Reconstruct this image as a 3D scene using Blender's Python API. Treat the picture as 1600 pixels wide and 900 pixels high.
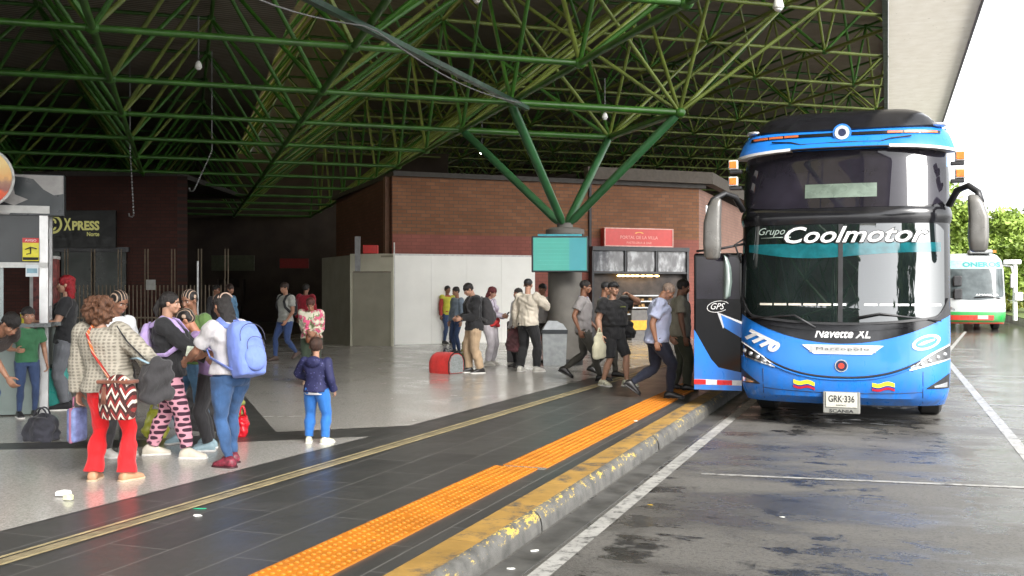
import bpy, bmesh, math, random
import numpy as np
from mathutils import Vector, Matrix, Quaternion, noise

R_ = math.radians
random.seed(7)
rng = np.random.default_rng(7)
for o in list(bpy.data.objects):
    bpy.data.objects.remove(o)
scn = bpy.context.scene
COL = scn.collection

# ------------------------------------------------------------------ camera, sky, sun, exposure
TH = R_(20.15)                      # the camera looks this far left of the street axis (+Y)
ST, CT = math.sin(TH), math.cos(TH)
EYE = 1.75
HOR = 452.0
cam_d = bpy.data.cameras.new("camera")
cam_d.sensor_width = 36.0
cam_d.lens = 36.0
cam_d.shift_y = 2.0 / 1600.0
cam_d.clip_start = 0.05
cam_d.clip_end = 2000.0
cam = bpy.data.objects.new("camera", cam_d)
cam.location = (0, 0, EYE)
cam.rotation_euler = (math.pi / 2, 0, TH)
COL.objects.link(cam)
scn.camera = cam

SUN_EL, SUN_AZ = R_(37), R_(132)    # azimuth clockwise from +Y: behind the camera, to the right
world = bpy.data.worlds.new("World")
scn.world = world
world.use_nodes = True
wn, wl = world.node_tree.nodes, world.node_tree.links
wn.clear()
w_out = wn.new("ShaderNodeOutputWorld")
w_bg = wn.new("ShaderNodeBackground")
w_sky = wn.new("ShaderNodeTexSky")
w_sky.sky_type = 'NISHITA'
w_sky.sun_disc = False
w_sky.sun_elevation = SUN_EL
w_sky.sun_rotation = SUN_AZ
w_sky.air_density = 1.0
w_sky.dust_density = 2.0
w_hs = wn.new("ShaderNodeHueSaturation")
w_hs.inputs['Saturation'].default_value = 0.10
wl.new(w_sky.outputs[0], w_hs.inputs['Color'])
wl.new(w_hs.outputs[0], w_bg.inputs['Color'])
w_bg.inputs['Strength'].default_value = 0.15
wl.new(w_bg.outputs[0], w_out.inputs[0])

sun_d = bpy.data.lights.new("sun", 'SUN')
sun_d.energy = 1.25
sun_d.angle = R_(25)
sun_d.color = (1.0, 0.96, 0.9)
sun = bpy.data.objects.new("sun", sun_d)
sdir = Vector((math.sin(SUN_AZ) * math.cos(SUN_EL), math.cos(SUN_AZ) * math.cos(SUN_EL), math.sin(SUN_EL)))
sun.rotation_euler = sdir.to_track_quat('Z', 'Y').to_euler()
sun.location = (30, -30, 40)
COL.objects.link(sun)

scn.view_settings.view_transform = 'Standard'
scn.view_settings.look = 'None'
scn.view_settings.exposure = 1.9
scn.view_settings.gamma = 1.0
scn.view_settings.use_curve_mapping = False
scn.render.engine = 'CYCLES'
scn.cycles.use_denoising = True
scn.cycles.max_bounces = 8
scn.cycles.diffuse_bounces = 5
scn.cycles.glossy_bounces = 4
scn.cycles.sample_clamp_indirect = 8.0
scn.cycles.caustics_reflective = False
scn.cycles.caustics_refractive = False

# ------------------------------------------------------------------ survey helpers
def ray(px, py):
    u, v = (px - 800) / 1600.0, (HOR - py) / 1600.0
    return Vector((-ST + u * CT, CT + u * ST, v))
def G(px, py, z=0.15):
    r = ray(px, py)
    d = (z - EYE) / r.z
    return Vector((r.x * d, r.y * d, z))
def P(px, py, d):
    r = ray(px, py)
    return Vector((r.x * d, r.y * d, EYE + r.z * d))
CAMF = Vector((-ST, CT, 0)); CAMR = Vector((CT, ST, 0))
def facing(deg):
    """unit vector: 0 towards the camera, 90 to the right, 180 away, -90 to the left"""
    a = R_(deg)
    return (-CAMF * math.cos(a) + CAMR * math.sin(a)).normalized()

# ------------------------------------------------------------------ materials
def new_mat(name):
    m = bpy.data.materials.new(name)
    m.use_nodes = True
    nt = m.node_tree
    return m, nt, nt.nodes["Principled BSDF"]
def lk(nt, a, b): nt.links.new(a, b)
def nd(nt, t, **kw):
    n = nt.nodes.new(t)
    for k, v in kw.items():
        if k in n.inputs.keys() if hasattr(n.inputs, 'keys') else False:
            n.inputs[k].default_value = v
        else:
            setattr(n, k, v)
    return n
def coords(nt, kind='Object', scale=(1, 1, 1)):
    tc = nt.nodes.new('ShaderNodeTexCoord')
    mp = nt.nodes.new('ShaderNodeMapping')
    mp.inputs['Scale'].default_value = scale
    lk(nt, tc.outputs[kind], mp.inputs['Vector'])
    return mp.outputs['Vector']
def tex_noise(nt, vec, scale, detail=4, rough=.55):
    n = nt.nodes.new('ShaderNodeTexNoise')
    n.inputs['Scale'].default_value = scale
    n.inputs['Detail'].default_value = detail
    n.inputs['Roughness'].default_value = rough
    lk(nt, vec, n.inputs['Vector'])
    return n.outputs['Fac']
def ramp(nt, fac, stops, interp='LINEAR'):
    r = nt.nodes.new('ShaderNodeValToRGB')
    r.color_ramp.interpolation = interp
    el = r.color_ramp.elements
    while len(el) < len(stops): el.new(0.5)
    for e, (p, c) in zip(el, stops):
        e.position = p
        e.color = (c, c, c, 1) if isinstance(c, (int, float)) else (*c[:3], 1)
    lk(nt, fac, r.inputs['Fac'])
    return r.outputs['Color']
def mixc(nt, fac, a, b, mode='MIX'):
    m = nt.nodes.new('ShaderNodeMix')
    m.data_type = 'RGBA'; m.blend_type = mode
    for s, v in ((m.inputs[0], fac), (m.inputs[6], a), (m.inputs[7], b)):
        if isinstance(v, (int, float)): s.default_value = v
        elif isinstance(v, tuple): s.default_value = (*v[:3], 1)
        else: lk(nt, v, s)
    return m.outputs[2]
def math_n(nt, op, a, b=0.0):
    m = nt.nodes.new('ShaderNodeMath'); m.operation = op
    for s, v in ((m.inputs[0], a), (m.inputs[1], b)):
        if isinstance(v, (int, float)): s.default_value = v
        else: lk(nt, v, s)
    return m.outputs[0]
def bump(nt, bs, h, strength=.3, dist=.01):
    b = nt.nodes.new('ShaderNodeBump')
    b.inputs['Strength'].default_value = strength
    b.inputs['Distance'].default_value = dist
    lk(nt, h, b.inputs['Height'])
    lk(nt, b.outputs['Normal'], bs.inputs['Normal'])
_mc = {}
def M(name, col, rough=.6, metal=0., var=.18, scale=9., bmp=0., coat=0., ior=1.5, kind='Object', rvar=.1):
    if name in _mc: return _mc[name]
    m, nt, bs = new_mat(name)
    v = coords(nt, kind)
    n = tex_noise(nt, v, scale, 5)
    a = tuple(c * (1 - var) for c in col); b = tuple(min(1, c * (1 + var)) for c in col)
    lk(nt, ramp(nt, n, [(.3, a), (.7, b)]), bs.inputs['Base Color'])
    lk(nt, ramp(nt, tex_noise(nt, v, scale * .6, 3), [(.3, max(0.02, rough - rvar)), (.7, min(1, rough + rvar))]), bs.inputs['Roughness'])
    bs.inputs['Metallic'].default_value = metal
    bs.inputs['IOR'].default_value = ior
    bs.inputs['Coat Weight'].default_value = coat
    bs.inputs['Coat Roughness'].default_value = .05
    if bmp: bump(nt, bs, tex_noise(nt, v, scale * 4, 4), bmp, .01)
    _mc[name] = m
    return m
def EM(name, col, strength, base=(.02, .02, .02)):
    if name in _mc: return _mc[name]
    m, nt, bs = new_mat(name)
    n = tex_noise(nt, coords(nt), 3., 2)
    lk(nt, ramp(nt, n, [(.3, tuple(c * .9 for c in col)), (.7, col)]), bs.inputs['Emission Color'])
    bs.inputs['Emission Strength'].default_value = strength
    bs.inputs['Base Color'].default_value = (*base, 1)
    bs.inputs['Roughness'].default_value = .25
    _mc[name] = m
    return m
def cloth(name, col, var=.2, bmp=.45, rough=.85):
    if name in _mc: return _mc[name]
    m, nt, bs = new_mat(name)
    v = coords(nt)
    n = tex_noise(nt, v, 5, 5)
    a = tuple(c * (1 - var) for c in col); b = tuple(min(1, c * (1 + var)) for c in col)
    lk(nt, ramp(nt, n, [(.3, a), (.7, b)]), bs.inputs['Base Color'])
    bs.inputs['Roughness'].default_value = rough
    bs.inputs['Sheen Weight'].default_value = .15
    w = nt.nodes.new('ShaderNodeTexNoise'); w.inputs['Scale'].default_value = 14; w.inputs['Detail'].default_value = 6
    v2 = coords(nt, scale=(1.6, 1.6, .7)); lk(nt, v2, w.inputs['Vector'])
    bump(nt, bs, w.outputs['Fac'], bmp, .03)
    _mc[name] = m
    return m
def skin(name, col):
    if name in _mc: return _mc[name]
    m, nt, bs = new_mat(name)
    n = tex_noise(nt, coords(nt), 22, 4)
    lk(nt, ramp(nt, n, [(.3, tuple(c * .88 for c in col)), (.7, (min(1, col[0] * 1.1), col[1] * 1.04, col[2] * 1.02))]), bs.inputs['Base Color'])
    bs.inputs['Roughness'].default_value = .5
    bs.inputs['Subsurface Weight'].default_value = .06
    bs.inputs['Subsurface Radius'].default_value = (.01, .004, .002)
    _mc[name] = m
    return m

# ------------------------------------------------------------------ mesh helpers
class MB:
    """collects vertices and faces, then links them as one mesh object"""
    def __init__(s): s.v = []; s.f = []; s.mi = []; s.cur = 0; s.uv = None
    def add(s, vs, fs, T=None):
        b = len(s.v)
        if T is not None: vs = [T @ Vector(q) for q in vs]
        s.v += [tuple(q) for q in vs]
        s.f += [tuple(i + b for i in f) for f in fs]
        s.mi += [s.cur] * len(fs)
        return s
    def box(s, c, size, T=None, rz=0., bev=0.):
        x, y, z = size[0] / 2, size[1] / 2, size[2] / 2
        Mx = Matrix.Translation(Vector(c)) @ Matrix.Rotation(rz, 4, 'Z')
        if T is not None: Mx = T @ Mx
        if bev <= 0:
            vs = [(sx * x, sy * y, sz * z) for sz in (-1, 1) for sy in (-1, 1) for sx in (-1, 1)]
            fs = [(0, 2, 3, 1), (4, 5, 7, 6), (0, 1, 5, 4), (2, 6, 7, 3), (0, 4, 6, 2), (1, 3, 7, 5)]
            return s.add(vs, fs, Mx)
        b = min(bev, x * .9, y * .9, z * .9)
        bm = bmesh.new(); bmesh.ops.create_cube(bm, size=2.)
        for q in bm.verts: q.co = Vector((q.co.x * x, q.co.y * y, q.co.z * z))
        bmesh.ops.bevel(bm, geom=bm.edges[:] + bm.verts[:], offset=b, segments=3, profile=.5, affect='EDGES')
        bm.verts.index_update()
        s.add([q.co.copy() for q in bm.verts], [[w.index for w in f.verts] for f in bm.faces], Mx); bm.free()
        return s
    def box2(s, a, b, T=None):
        return s.box([(a[i] + b[i]) / 2 for i in range(3)], [abs(b[i] - a[i]) for i in range(3)], T)
    def tube(s, pts, r, n=8, cap=True, flat=1., up=None, T=None):
        pts = [Vector(p) for p in pts]
        rr = r if isinstance(r, (list, tuple)) else [r] * len(pts)
        vs, fs = [], []
        t0 = (pts[1] - pts[0]).normalized()
        ref = Vector(up) if up is not None else (Vector((0, 0, 1)) if abs(t0.z) < .9 else Vector((1, 0, 0)))
        side = t0.cross(ref).normalized()
        for i, p in enumerate(pts):
            t = (pts[min(i + 1, len(pts) - 1)] - pts[max(i - 1, 0)]).normalized()
            side = (side - t * side.dot(t))
            side = side.normalized() if side.length > 1e-6 else t.orthogonal().normalized()
            oth = side.cross(t)
            q = rr[i]
            ra, rb = (q if isinstance(q, (list, tuple)) else (q, q * flat))
            for k in range(n):
                a = 2 * math.pi * k / n
                vs.append(p + side * (ra * math.cos(a)) + oth * (rb * math.sin(a)))
        for i in range(len(pts) - 1):
            for k in range(n):
                fs.append((i * n + k, i * n + (k + 1) % n, (i + 1) * n + (k + 1) % n, (i + 1) * n + k))
        if cap:
            fs.append(tuple(range(n))[::-1]); fs.append(tuple((len(pts) - 1) * n + k for k in range(n)))
        return s.add(vs, fs, T)
    def ell(s, c, r, T=None, n=12, m=8):
        vs = [(c[0], c[1], c[2] - r[2])]
        for j in range(1, m):
            ph = -math.pi / 2 + math.pi * j / m
            for k in range(n):
                a = 2 * math.pi * k / n
                vs.append((c[0] + r[0] * math.cos(ph) * math.cos(a), c[1] + r[1] * math.cos(ph) * math.sin(a), c[2] + r[2] * math.sin(ph)))
        vs.append((c[0], c[1], c[2] + r[2]))
        fs = [(0, 1 + (k + 1) % n, 1 + k) for k in range(n)]
        for j in range(m - 2):
            for k in range(n):
                a = 1 + j * n
                fs.append((a + k, a + (k + 1) % n, a + n + (k + 1) % n, a + n + k))
        L = len(vs) - 1; a = 1 + (m - 2) * n
        fs += [(a + k, a + (k + 1) % n, L) for k in range(n)]
        return s.add(vs, fs, T)
    def prism(s, poly, z0, z1, T=None):
        n = len(poly)
        vs = [(p[0], p[1], z0) for p in poly] + [(p[0], p[1], z1) for p in poly]
        fs = [tuple(range(n))[::-1], tuple(range(n, 2 * n))] + [(i, (i + 1) % n, n + (i + 1) % n, n + i) for i in range(n)]
        return s.add(vs, fs, T)
    def loft(s, rings, cap=True):
        n = len(rings[0]); vs = [p for r in rings for p in r]; fs = []
        for i in range(len(rings) - 1):
            for k in range(n):
                fs.append((i * n + k, i * n + (k + 1) % n, (i + 1) * n + (k + 1) % n, (i + 1) * n + k))
        if cap:
            fs.append(tuple(range(n))[::-1]); fs.append(tuple((len(rings) - 1) * n + k for k in range(n)))
        return s.add(vs, fs)
    def mesh(s, name):
        me = bpy.data.meshes.new(name)
        me.from_pydata(s.v, [], s.f)
        me.polygons.foreach_set('material_index', s.mi)
        return me
    def build(s, name, mats, parent=None, smooth=False, autosm=None):
        me = s.mesh(name)
        for m in (mats if isinstance(mats, (list, tuple)) else [mats]): me.materials.append(m)
        o = bpy.data.objects.new(name, me)
        COL.objects.link(o)
        if parent is not None: o.parent = parent
        if smooth or autosm:
            me.polygons.foreach_set('use_smooth', [True] * len(me.polygons))
        if autosm:
            bm = bmesh.new(); bm.from_mesh(me)
            bmesh.ops.recalc_face_normals(bm, faces=bm.faces)
            for e in bm.edges:
                if len(e.link_faces) == 2 and e.calc_face_angle(0) > R_(autosm): e.smooth = False
            bm.to_mesh(me); bm.free()
        else:
            bm = bmesh.new(); bm.from_mesh(me); bmesh.ops.recalc_face_normals(bm, faces=bm.faces); bm.to_mesh(me); bm.free()
        return o
def tag(o, label=None, cat=None, group=None, kind=None):
    if label: o['label'] = label
    if cat: o['category'] = cat
    if group: o['group'] = group
    if kind: o['kind'] = kind
    return o
def empty(name, loc=(0, 0, 0), rz=0., label=None, cat=None, group=None):
    o = bpy.data.objects.new(name, None)
    o.location = loc; o.rotation_euler = (0, 0, rz)
    o.empty_display_size = .2
    COL.objects.link(o)
    return tag(o, label, cat, group)
def sheet(poly, z, name, mat, kind='structure', parent=None, uvs=False):
    mb = MB(); mb.add([(p[0], p[1], z) for p in poly], [tuple(range(len(poly)))])
    o = mb.build(name, mat, parent)
    if o.data.polygons[0].normal.z < 0: o.data.flip_normals()
    if kind: o['kind'] = kind
    return o
def text_mesh(txt, size=1., shear=0., bold=0., extrude=.0, font_res=3, spacing=1.):
    c = bpy.data.curves.new('lettering', 'FONT')
    c.body = txt; c.size = size; c.shear = shear; c.offset = bold; c.extrude = extrude
    c.resolution_u = font_res; c.align_x = 'CENTER'; c.align_y = 'CENTER'; c.space_character = spacing
    o = bpy.data.objects.new('lettering', c); COL.objects.link(o)
    dg = bpy.context.evaluated_depsgraph_get(); dg.update()
    me = bpy.data.meshes.new_from_object(o.evaluated_get(dg))
    bpy.data.objects.remove(o)
    vs = [v.co.copy() for v in me.vertices]; fs = [tuple(p.vertices) for p in me.polygons]
    bpy.data.meshes.remove(me)
    return vs, fs
def text_fit(txt, w, h, **kw):
    """flat lettering scaled to w x h, centred on the origin (x, y)"""
    vs, fs = text_mesh(txt, **kw)
    xs = [v.x for v in vs]; ys = [v.y for v in vs]
    sx = w / (max(xs) - min(xs)); sy = h / (max(ys) - min(ys))
    cx, cy = (max(xs) + min(xs)) / 2, (max(ys) + min(ys)) / 2
    return [((v.x - cx) * sx, (v.y - cy) * sy) for v in vs], fs
def frame_from(o, xa, ya):
    """4x4: local x,y,z -> world, z up"""
    xa = Vector(xa).normalized(); ya = Vector(ya).normalized(); za = xa.cross(ya)
    m = Matrix((xa, ya, za)).transposed().to_4x4()
    m.translation = Vector(o)
    return m
def ang(v): return math.atan2(v[1], v[0])
# ================================================================== ground, road, platform
def m_asphalt():
    m, nt, bs = new_mat('wet_asphalt')
    v = coords(nt)
    big = tex_noise(nt, coords(nt, scale=(.55, 1.25, 1)), .8, 8, .62)
    fine = tex_noise(nt, v, 90, 3, .7)
    blot = math_n(nt, 'ADD', math_n(nt, 'MULTIPLY', tex_noise(nt, coords(nt, scale=(1, 1.7, 1)), 2.1, 8, .7), .55), math_n(nt, 'MULTIPLY', tex_noise(nt, coords(nt, scale=(1.6, .45, 1)), .7, 5, .6), .45))
    base = ramp(nt, big, [(.34, (.030, .029, .027)), (.44, (.060, .057, .052)), (.56, (.125, .118, .105)), (.7, (.15, .142, .127))])
    base = mixc(nt, ramp(nt, fine, [(.42, .0), (.62, .75)]), base, (.19, .18, .165))
    gr2 = tex_noise(nt, v, 30, 4, .8); base = mixc(nt, ramp(nt, gr2, [(.36, .7), (.5, .0)]), base, (.03, .029, .027))
    dark = ramp(nt, blot, [(.425, .92), (.47, .0)])
    base = mixc(nt, dark, base, (.022, .022, .022))
    lk(nt, base, bs.inputs['Base Color'])
    sep = nt.nodes.new('ShaderNodeSeparateXYZ'); lk(nt, v, sep.inputs[0])
    mr = nt.nodes.new('ShaderNodeMapRange'); lk(nt, sep.outputs['X'], mr.inputs[0])
    mr.inputs[1].default_value = .3; mr.inputs[2].default_value = 2.6; mr.inputs[3].default_value = 0.; mr.inputs[4].default_value = .26
    wet = math_n(nt, 'ADD', big, math_n(nt, 'MULTIPLY', dark, -.2))
    wet = math_n(nt, 'SUBTRACT', wet, mr.outputs[0])
    lk(nt, ramp(nt, wet, [(.28, .04), (.40, .22), (.53, .58)]), bs.inputs['Roughness'])
    bump(nt, bs, math_n(nt, 'ADD', fine, gr2), .5, .006)
    return m
ASPH = m_asphalt()
sheet([(-300, -200), (300, -200), (300, 600), (-300, 600)], 0.0, 'road', ASPH)

def m_paint(name, col, wear=.5, rough=.5, scale=9.):
    m, nt, bs = new_mat(name)
    v = coords(nt)
    n = tex_noise(nt, v, scale, 9, .75)
    f = ramp(nt, n, [(wear - .08, 1.), (wear + .05, 0.)])
    n2 = tex_noise(nt, v, 2.3, 9, .7)
    c = mixc(nt, ramp(nt, n2, [(.42, 0.), (.68, .8)]), col, tuple(q * .55 for q in col))
    lk(nt, mixc(nt, f, c, (.07, .068, .064)), bs.inputs['Base Color'])
    bs.inputs['Roughness'].default_value = rough
    return m
WHITEP = m_paint('worn_white_paint', (.46, .45, .42), .455)
def strip_sheet(p0, p1, w, z, name, mat):
    p0, p1 = Vector(p0[:2]), Vector(p1[:2]); d = (p1 - p0).normalized(); n = Vector((-d.y, d.x)) * w / 2
    return sheet([p0 - n, p1 - n, p1 + n, p0 + n], z, name, mat)
strip_sheet((-2.02, -10), (-1.93, 60), .13, .004, 'lane_marking', WHITEP)
strip_sheet((-1.66, 9.72), (1.30, 10.05), .075, .004, 'bay_marking', WHITEP)
strip_sheet((1.37, -10), (1.37, 90), .13, .004, 'lane_marking', WHITEP)
strip_sheet((1.44, 22.5), (6.5, 23.4), .11, .004, 'bay_marking', WHITEP)
strip_sheet((1.44, 17.0), (6.5, 17.9), .11, .004, 'bay_marking', WHITEP)
strip_sheet((1.44, 29.5), (3.0, 46), .11, .004, 'bay_marking', WHITEP)

def m_granite():
    m, nt, bs = new_mat('dark_granite_tiles')
    tc = nt.nodes.new('ShaderNodeTexCoord'); sp = nt.nodes.new('ShaderNodeSeparateXYZ'); cb = nt.nodes.new('ShaderNodeCombineXYZ')
    lk(nt, tc.outputs['Object'], sp.inputs[0]); lk(nt, sp.outputs['Y'], cb.inputs['X']); lk(nt, sp.outputs['X'], cb.inputs['Y'])
    b = nt.nodes.new('ShaderNodeTexBrick'); lk(nt, cb.outputs[0], b.inputs['Vector'])
    b.inputs['Scale'].default_value = 1; b.inputs['Brick Width'].default_value = 1.15; b.inputs['Row Height'].default_value = .46
    b.inputs['Mortar Size'].default_value = .007; b.inputs['Mortar Smooth'].default_value = .3
    b.inputs['Color1'].default_value = (.046, .047, .046, 1); b.inputs['Color2'].default_value = (.064, .064, .061, 1)
    b.inputs['Mortar'].default_value = (.15, .145, .135, 1)
    v = coords(nt)
    n = tex_noise(nt, v, 2.2, 7, .65); sp2 = tex_noise(nt, v, 150, 2, .8)
    c = mixc(nt, ramp(nt, n, [(.4, 0.), (.75, .55)]), b.outputs['Color'], (.075, .072, .065))
    c = mixc(nt, ramp(nt, sp2, [(.6, 0.), (.75, .35)]), c, (.13, .13, .125))
    lk(nt, c, bs.inputs['Base Color'])
    lk(nt, ramp(nt, n, [(.3, .30), (.7, .42)]), bs.inputs['Roughness'])
    return m
def m_terrazzo():
    m, nt, bs = new_mat('grey_terrazzo')
    v = coords(nt)
    vo = nt.nodes.new('ShaderNodeTexVoronoi'); vo.inputs['Scale'].default_value = 70; lk(nt, v, vo.inputs['Vector'])
    sp = tex_noise(nt, v, 55, 4, .8)
    n = tex_noise(nt, v, 1.3, 7, .6)
    c = ramp(nt, sp, [(.36, (.30, .29, .265)), (.5, (.46, .44, .405)), (.64, (.57, .55, .51))])
    c = mixc(nt, ramp(nt, vo.outputs['Distance'], [(.08, .55), (.2, .0)]), c, (.14, .135, .125))
    c = mixc(nt, ramp(nt, n, [(.4, 0.), (.8, .5)]), c, (.24, .225, .20))
    lk(nt, c, bs.inputs['Base Color'])
    lk(nt, ramp(nt, n, [(.3, .1), (.75, .3)]), bs.inputs['Roughness'])
    return m
GRAN, TERR = m_granite(), m_terrazzo()
ORANGE = m_paint('orange_tactile_paint', (.62, .20, .015), .335, .5, 5.)
OCHRE = m_paint('worn_ochre_kerb_paint', (.40, .235, .06), .44, .6, 4.)
def m_kerb():
    m, nt, bs = new_mat('flaking_kerb_concrete')
    v = coords(nt)
    n = tex_noise(nt, coords(nt, scale=(3.5, 1.6, 3.)), 5.5, 12, .8); big = tex_noise(nt, v, .9, 4)
    c = ramp(nt, tex_noise(nt, v, 7, 6), [(.3, (.07, .068, .062)), (.7, (.16, .155, .14))])
    f = ramp(nt, math_n(nt, 'ADD', n, math_n(nt, 'MULTIPLY', big, .35)), [(.725, 0.), (.75, 1.)])
    sz = nt.nodes.new('ShaderNodeSeparateXYZ'); lk(nt, v, sz.inputs[0])
    f = math_n(nt, 'MULTIPLY', f, ramp(nt, math_n(nt, 'MULTIPLY', sz.outputs['Z'], 5.), [(.4, .0), (.52, 1.)]))
    lk(nt, mixc(nt, f, c, (.62, .44, .08)), bs.inputs['Base Color'])
    bs.inputs['Roughness'].default_value = .6
    bump(nt, bs, n, .5, .02)
    return m
KERB = m_kerb()
mb = MB(); mb.box2((-60, -14, -.3), (-2.64, 75, .15)); o = mb.build('platform_floor', GRAN); o['kind'] = 'structure'
# kerb: ochre top, rounded grey nose, cut in one-metre stones
mb = MB(); prof = [(-2.64, .154), (-2.42, .154), (-2.392, .148), (-2.368, .130), (-2.35, .10), (-2.34, .055), (-2.335, -.05)]
Y0 = -14.
while Y0 < 75:
    L = 1.0; y1 = Y0 + L - .004
    j = [random.uniform(-.006, .006) for _ in range(2)]
    vs = []
    for y, q in ((Y0, j[0]), (Y0 + .02, 0), (y1 - .02, 0), (y1, j[1])):
        for i, (x, z) in enumerate(prof): vs.append((x + (q if i > 1 else 0), y, z - (.003 if y in (Y0, y1) and i > 0 else 0)))
    fs = []; n = len(prof)
    for a in range(3):
        for i in range(n - 1):
            fs.append((a * n + i, a * n + i + 1, (a + 1) * n + i + 1, (a + 1) * n + i))
    b = len(mb.v); mb.v += vs
    for k, f in enumerate(fs):
        mb.f.append(tuple(i + b for i in f)); mb.mi.append(0 if k % (n - 1) == 0 else 1)
    Y0 += L
mb.cur = 1
mb.box2((-2.66, -14, -.2), (-2.36, 75, .09))
o = mb.build('kerb', [OCHRE, KERB], autosm=40); o['kind'] = 'structure'
mb = MB(); mb.box2((-2.31, -14, -.1), (-2.1, 75, .006)); o = mb.build('gutter', M('gutter_concrete', (.085, .083, .078), .5, var=.5, scale=3, bmp=.3)); o['kind'] = 'structure'

# light terrazzo fields let into the dark granite
def gp(l): return [G(x, y, .154) for x, y in l]
sheet(gp([(-500, 977), (0, 830), (577, 682), (372, 691), (200, 699), (-500, 712)]), .154, 'terrazzo_floor', TERR)
sheet(gp([(-500, 697), (0, 693), (250, 686), (338, 678), (296, 610), (262, 560), (220, 523), (-500, 523)]), .154, 'terrazzo_floor', TERR)
sheet(gp([(431, 675), (640, 665), (760, 633), (890, 599), (1060, 559), (1150, 540), (1150, 521), (255, 521), (330, 560), (376, 611)]), .154, 'terrazzo_floor', TERR)
# brass-coloured drain channel
GOLD = M('dull_brass_strip', (.58, .48, .27), .45, .3, var=.35, scale=5)
pg = [G(-600, 1046, .158), G(0, 877, .158), G(400, 765, .158), G(700, 674, .158), G(903, 615, .158), G(1010, 583, .158)]
pA = Vector((-5.05, 1.5)); pB = Vector((-4.43, 22))
for off, w, mt in ((0, .035, GOLD), (.075, .085, M('grimy_channel', (.26, .215, .13), .5, var=.3)), (.14, .03, GOLD)):
    d = (pB - pA).normalized(); n_ = Vector((d.y, -d.x))
    a, b = pA + n_ * off, pB + n_ * off
    strip_sheet(a, b, w, .156 + .002 * (w < .05), 'drain_channel', mt)
# tactile paving with truncated domes
def tactile(x0, x1, y0, y1):
    mb = MB(); mb.box2((x0, y0, .15), (x1, y1, .162))
    nx = int((x1 - x0) / .062); ny = int((y1 - y0) / .062)
    for i in range(nx):
        for j in range(ny):
            cx = x0 + (i + .5) * (x1 - x0) / nx; cy = y0 + (j + .5) * (y1 - y0) / ny
            r0, r1, k = .018, .011, 6
            if (i * 7 + j * 13 + (i * j) % 5) % 29 == 0: continue
            vs = [(cx + r0 * math.cos(a), cy + r0 * math.sin(a), .162) for a in [2 * math.pi * q / k for q in range(k)]] + \
                 [(cx + r1 * math.cos(a), cy + r1 * math.sin(a), .1675) for a in [2 * math.pi * q / k for q in range(k)]]
            mb.cur = 1
            mb.add(vs, [tuple(range(k, 2 * k))]); mb.cur = 0
            mb.add(vs, [(q, (q + 1) % k, k + (q + 1) % k, k + q) for q in range(k)])
    o = mb.build('tactile_paving', [ORANGE, M('scuffed_dome_tops', (.66, .30, .07), .5, var=.25)]); o['kind'] = 'structure'
tactile(-3.33, -2.92, 2.2, 8.62)
tactile(-3.27, -2.86, 8.68, 24)
mb = MB(); mb.box2((-3.25, 8.615, .15), (-2.86, 8.69, .158)); o = mb.build('paving_gap', M('bare_cement', (.2, .18, .15), .7)); o['kind'] = 'structure'

# ================================================================== space-frame canopy
A1, A2 = R_(52), R_(-38)
E1 = Vector((math.sin(A1), math.cos(A1), 0)); E2 = Vector((math.sin(A2), math.cos(A2), 0))
S = 3.55; ZL, ZU, ZC = 5.3, 7.8, 8.05
P0 = Vector((-6.42, 20.75, 0))
GREEN = M('green_painted_steel', (.034, .118, .012), .42, 0., var=.35, scale=2.5)
GREEN2 = M('olive_green_painted_steel', (.13, .17, .03), .42, 0., var=.35, scale=2.5)  # same green steel; yellow light from above is put into this colour
XE = -.08; YN, YF, XW = -9., 78., -44.
canopy = empty('space_frame_canopy', (-3, 10, ZL), 0, 'wide dark station canopy carried on a green tubular space frame', 'canopy')
Tc = Matrix.Translation(-Vector((-3, 10, ZL)))
def inside(p): return XW < p.x < XE and YN < p.y < YF
def lat(i, j, z): p = P0 + E1 * (i * S) + E2 * (j * S); return Vector((p.x, p.y, z))
def clip_line(a, b):
    """clip the line a-b to the canopy's rectangle"""
    t0, t1 = 0., 1.; d = b - a
    for (c, dc, lo, hi) in ((a.x, d.x, XW, XE), (a.y, d.y, YN, YF)):
        if abs(dc) < 1e-9: continue
        u0, u1 = (lo - c) / dc, (hi - c) / dc
        if u0 > u1: u0, u1 = u1, u0
        t0, t1 = max(t0, u0), min(t1, u1)
    return (a + d * t0, a + d * t1) if t1 - t0 > 1e-3 else None
RG = range(-16, 26)
def chord_run(k, fam, z, lo, hi, r, name, mat):
    """one straight chord: fam 1 runs along E2 at E1-index k, fam 0 along E1 at E2-index k"""
    p, q = (lat(k, lo, z), lat(k, hi, z)) if fam else (lat(lo, k, z), lat(hi, k, z))
    c = clip_line(p, q)
    if not c or (c[1] - c[0]).length < 1: return
    mb = MB(); mb.tube([c[0], c[1]], r, 8, T=Tc); mb.build(name, mat, canopy, autosm=60)
ZR, ZRU, ZRC = 8.2, 10.6, 10.85        # the higher bays on the road side
for i in RG:
    k = i + .5
    chord_run(k, 0, ZL, -40, -.5, .050, 'lower_chord', GREEN)
    if k <= -.5: chord_run(k, 1, ZL, -40, 40, .054, 'lower_chord', GREEN)
    chord_run(i, 0, ZU, -40, -2, .043, 'upper_chord', GREEN)
    if i <= -2: chord_run(i, 1, ZU, -40, 40, .043, 'upper_chord', GREEN)
    chord_run(i, 0, ZR, -.5, 40, .048, 'high_lower_chord', GREEN2)
    if k >= -.5: chord_run(k, 1, ZR, -40, 40, .052, 'high_lower_chord', GREEN2)
    chord_run(k, 0, ZRU, -1, 40, .048, 'high_upper_chord', GREEN)
    if i >= -1: chord_run(i, 1, ZRU, -40, 40, .048, 'high_upper_chord', GREEN)
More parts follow.
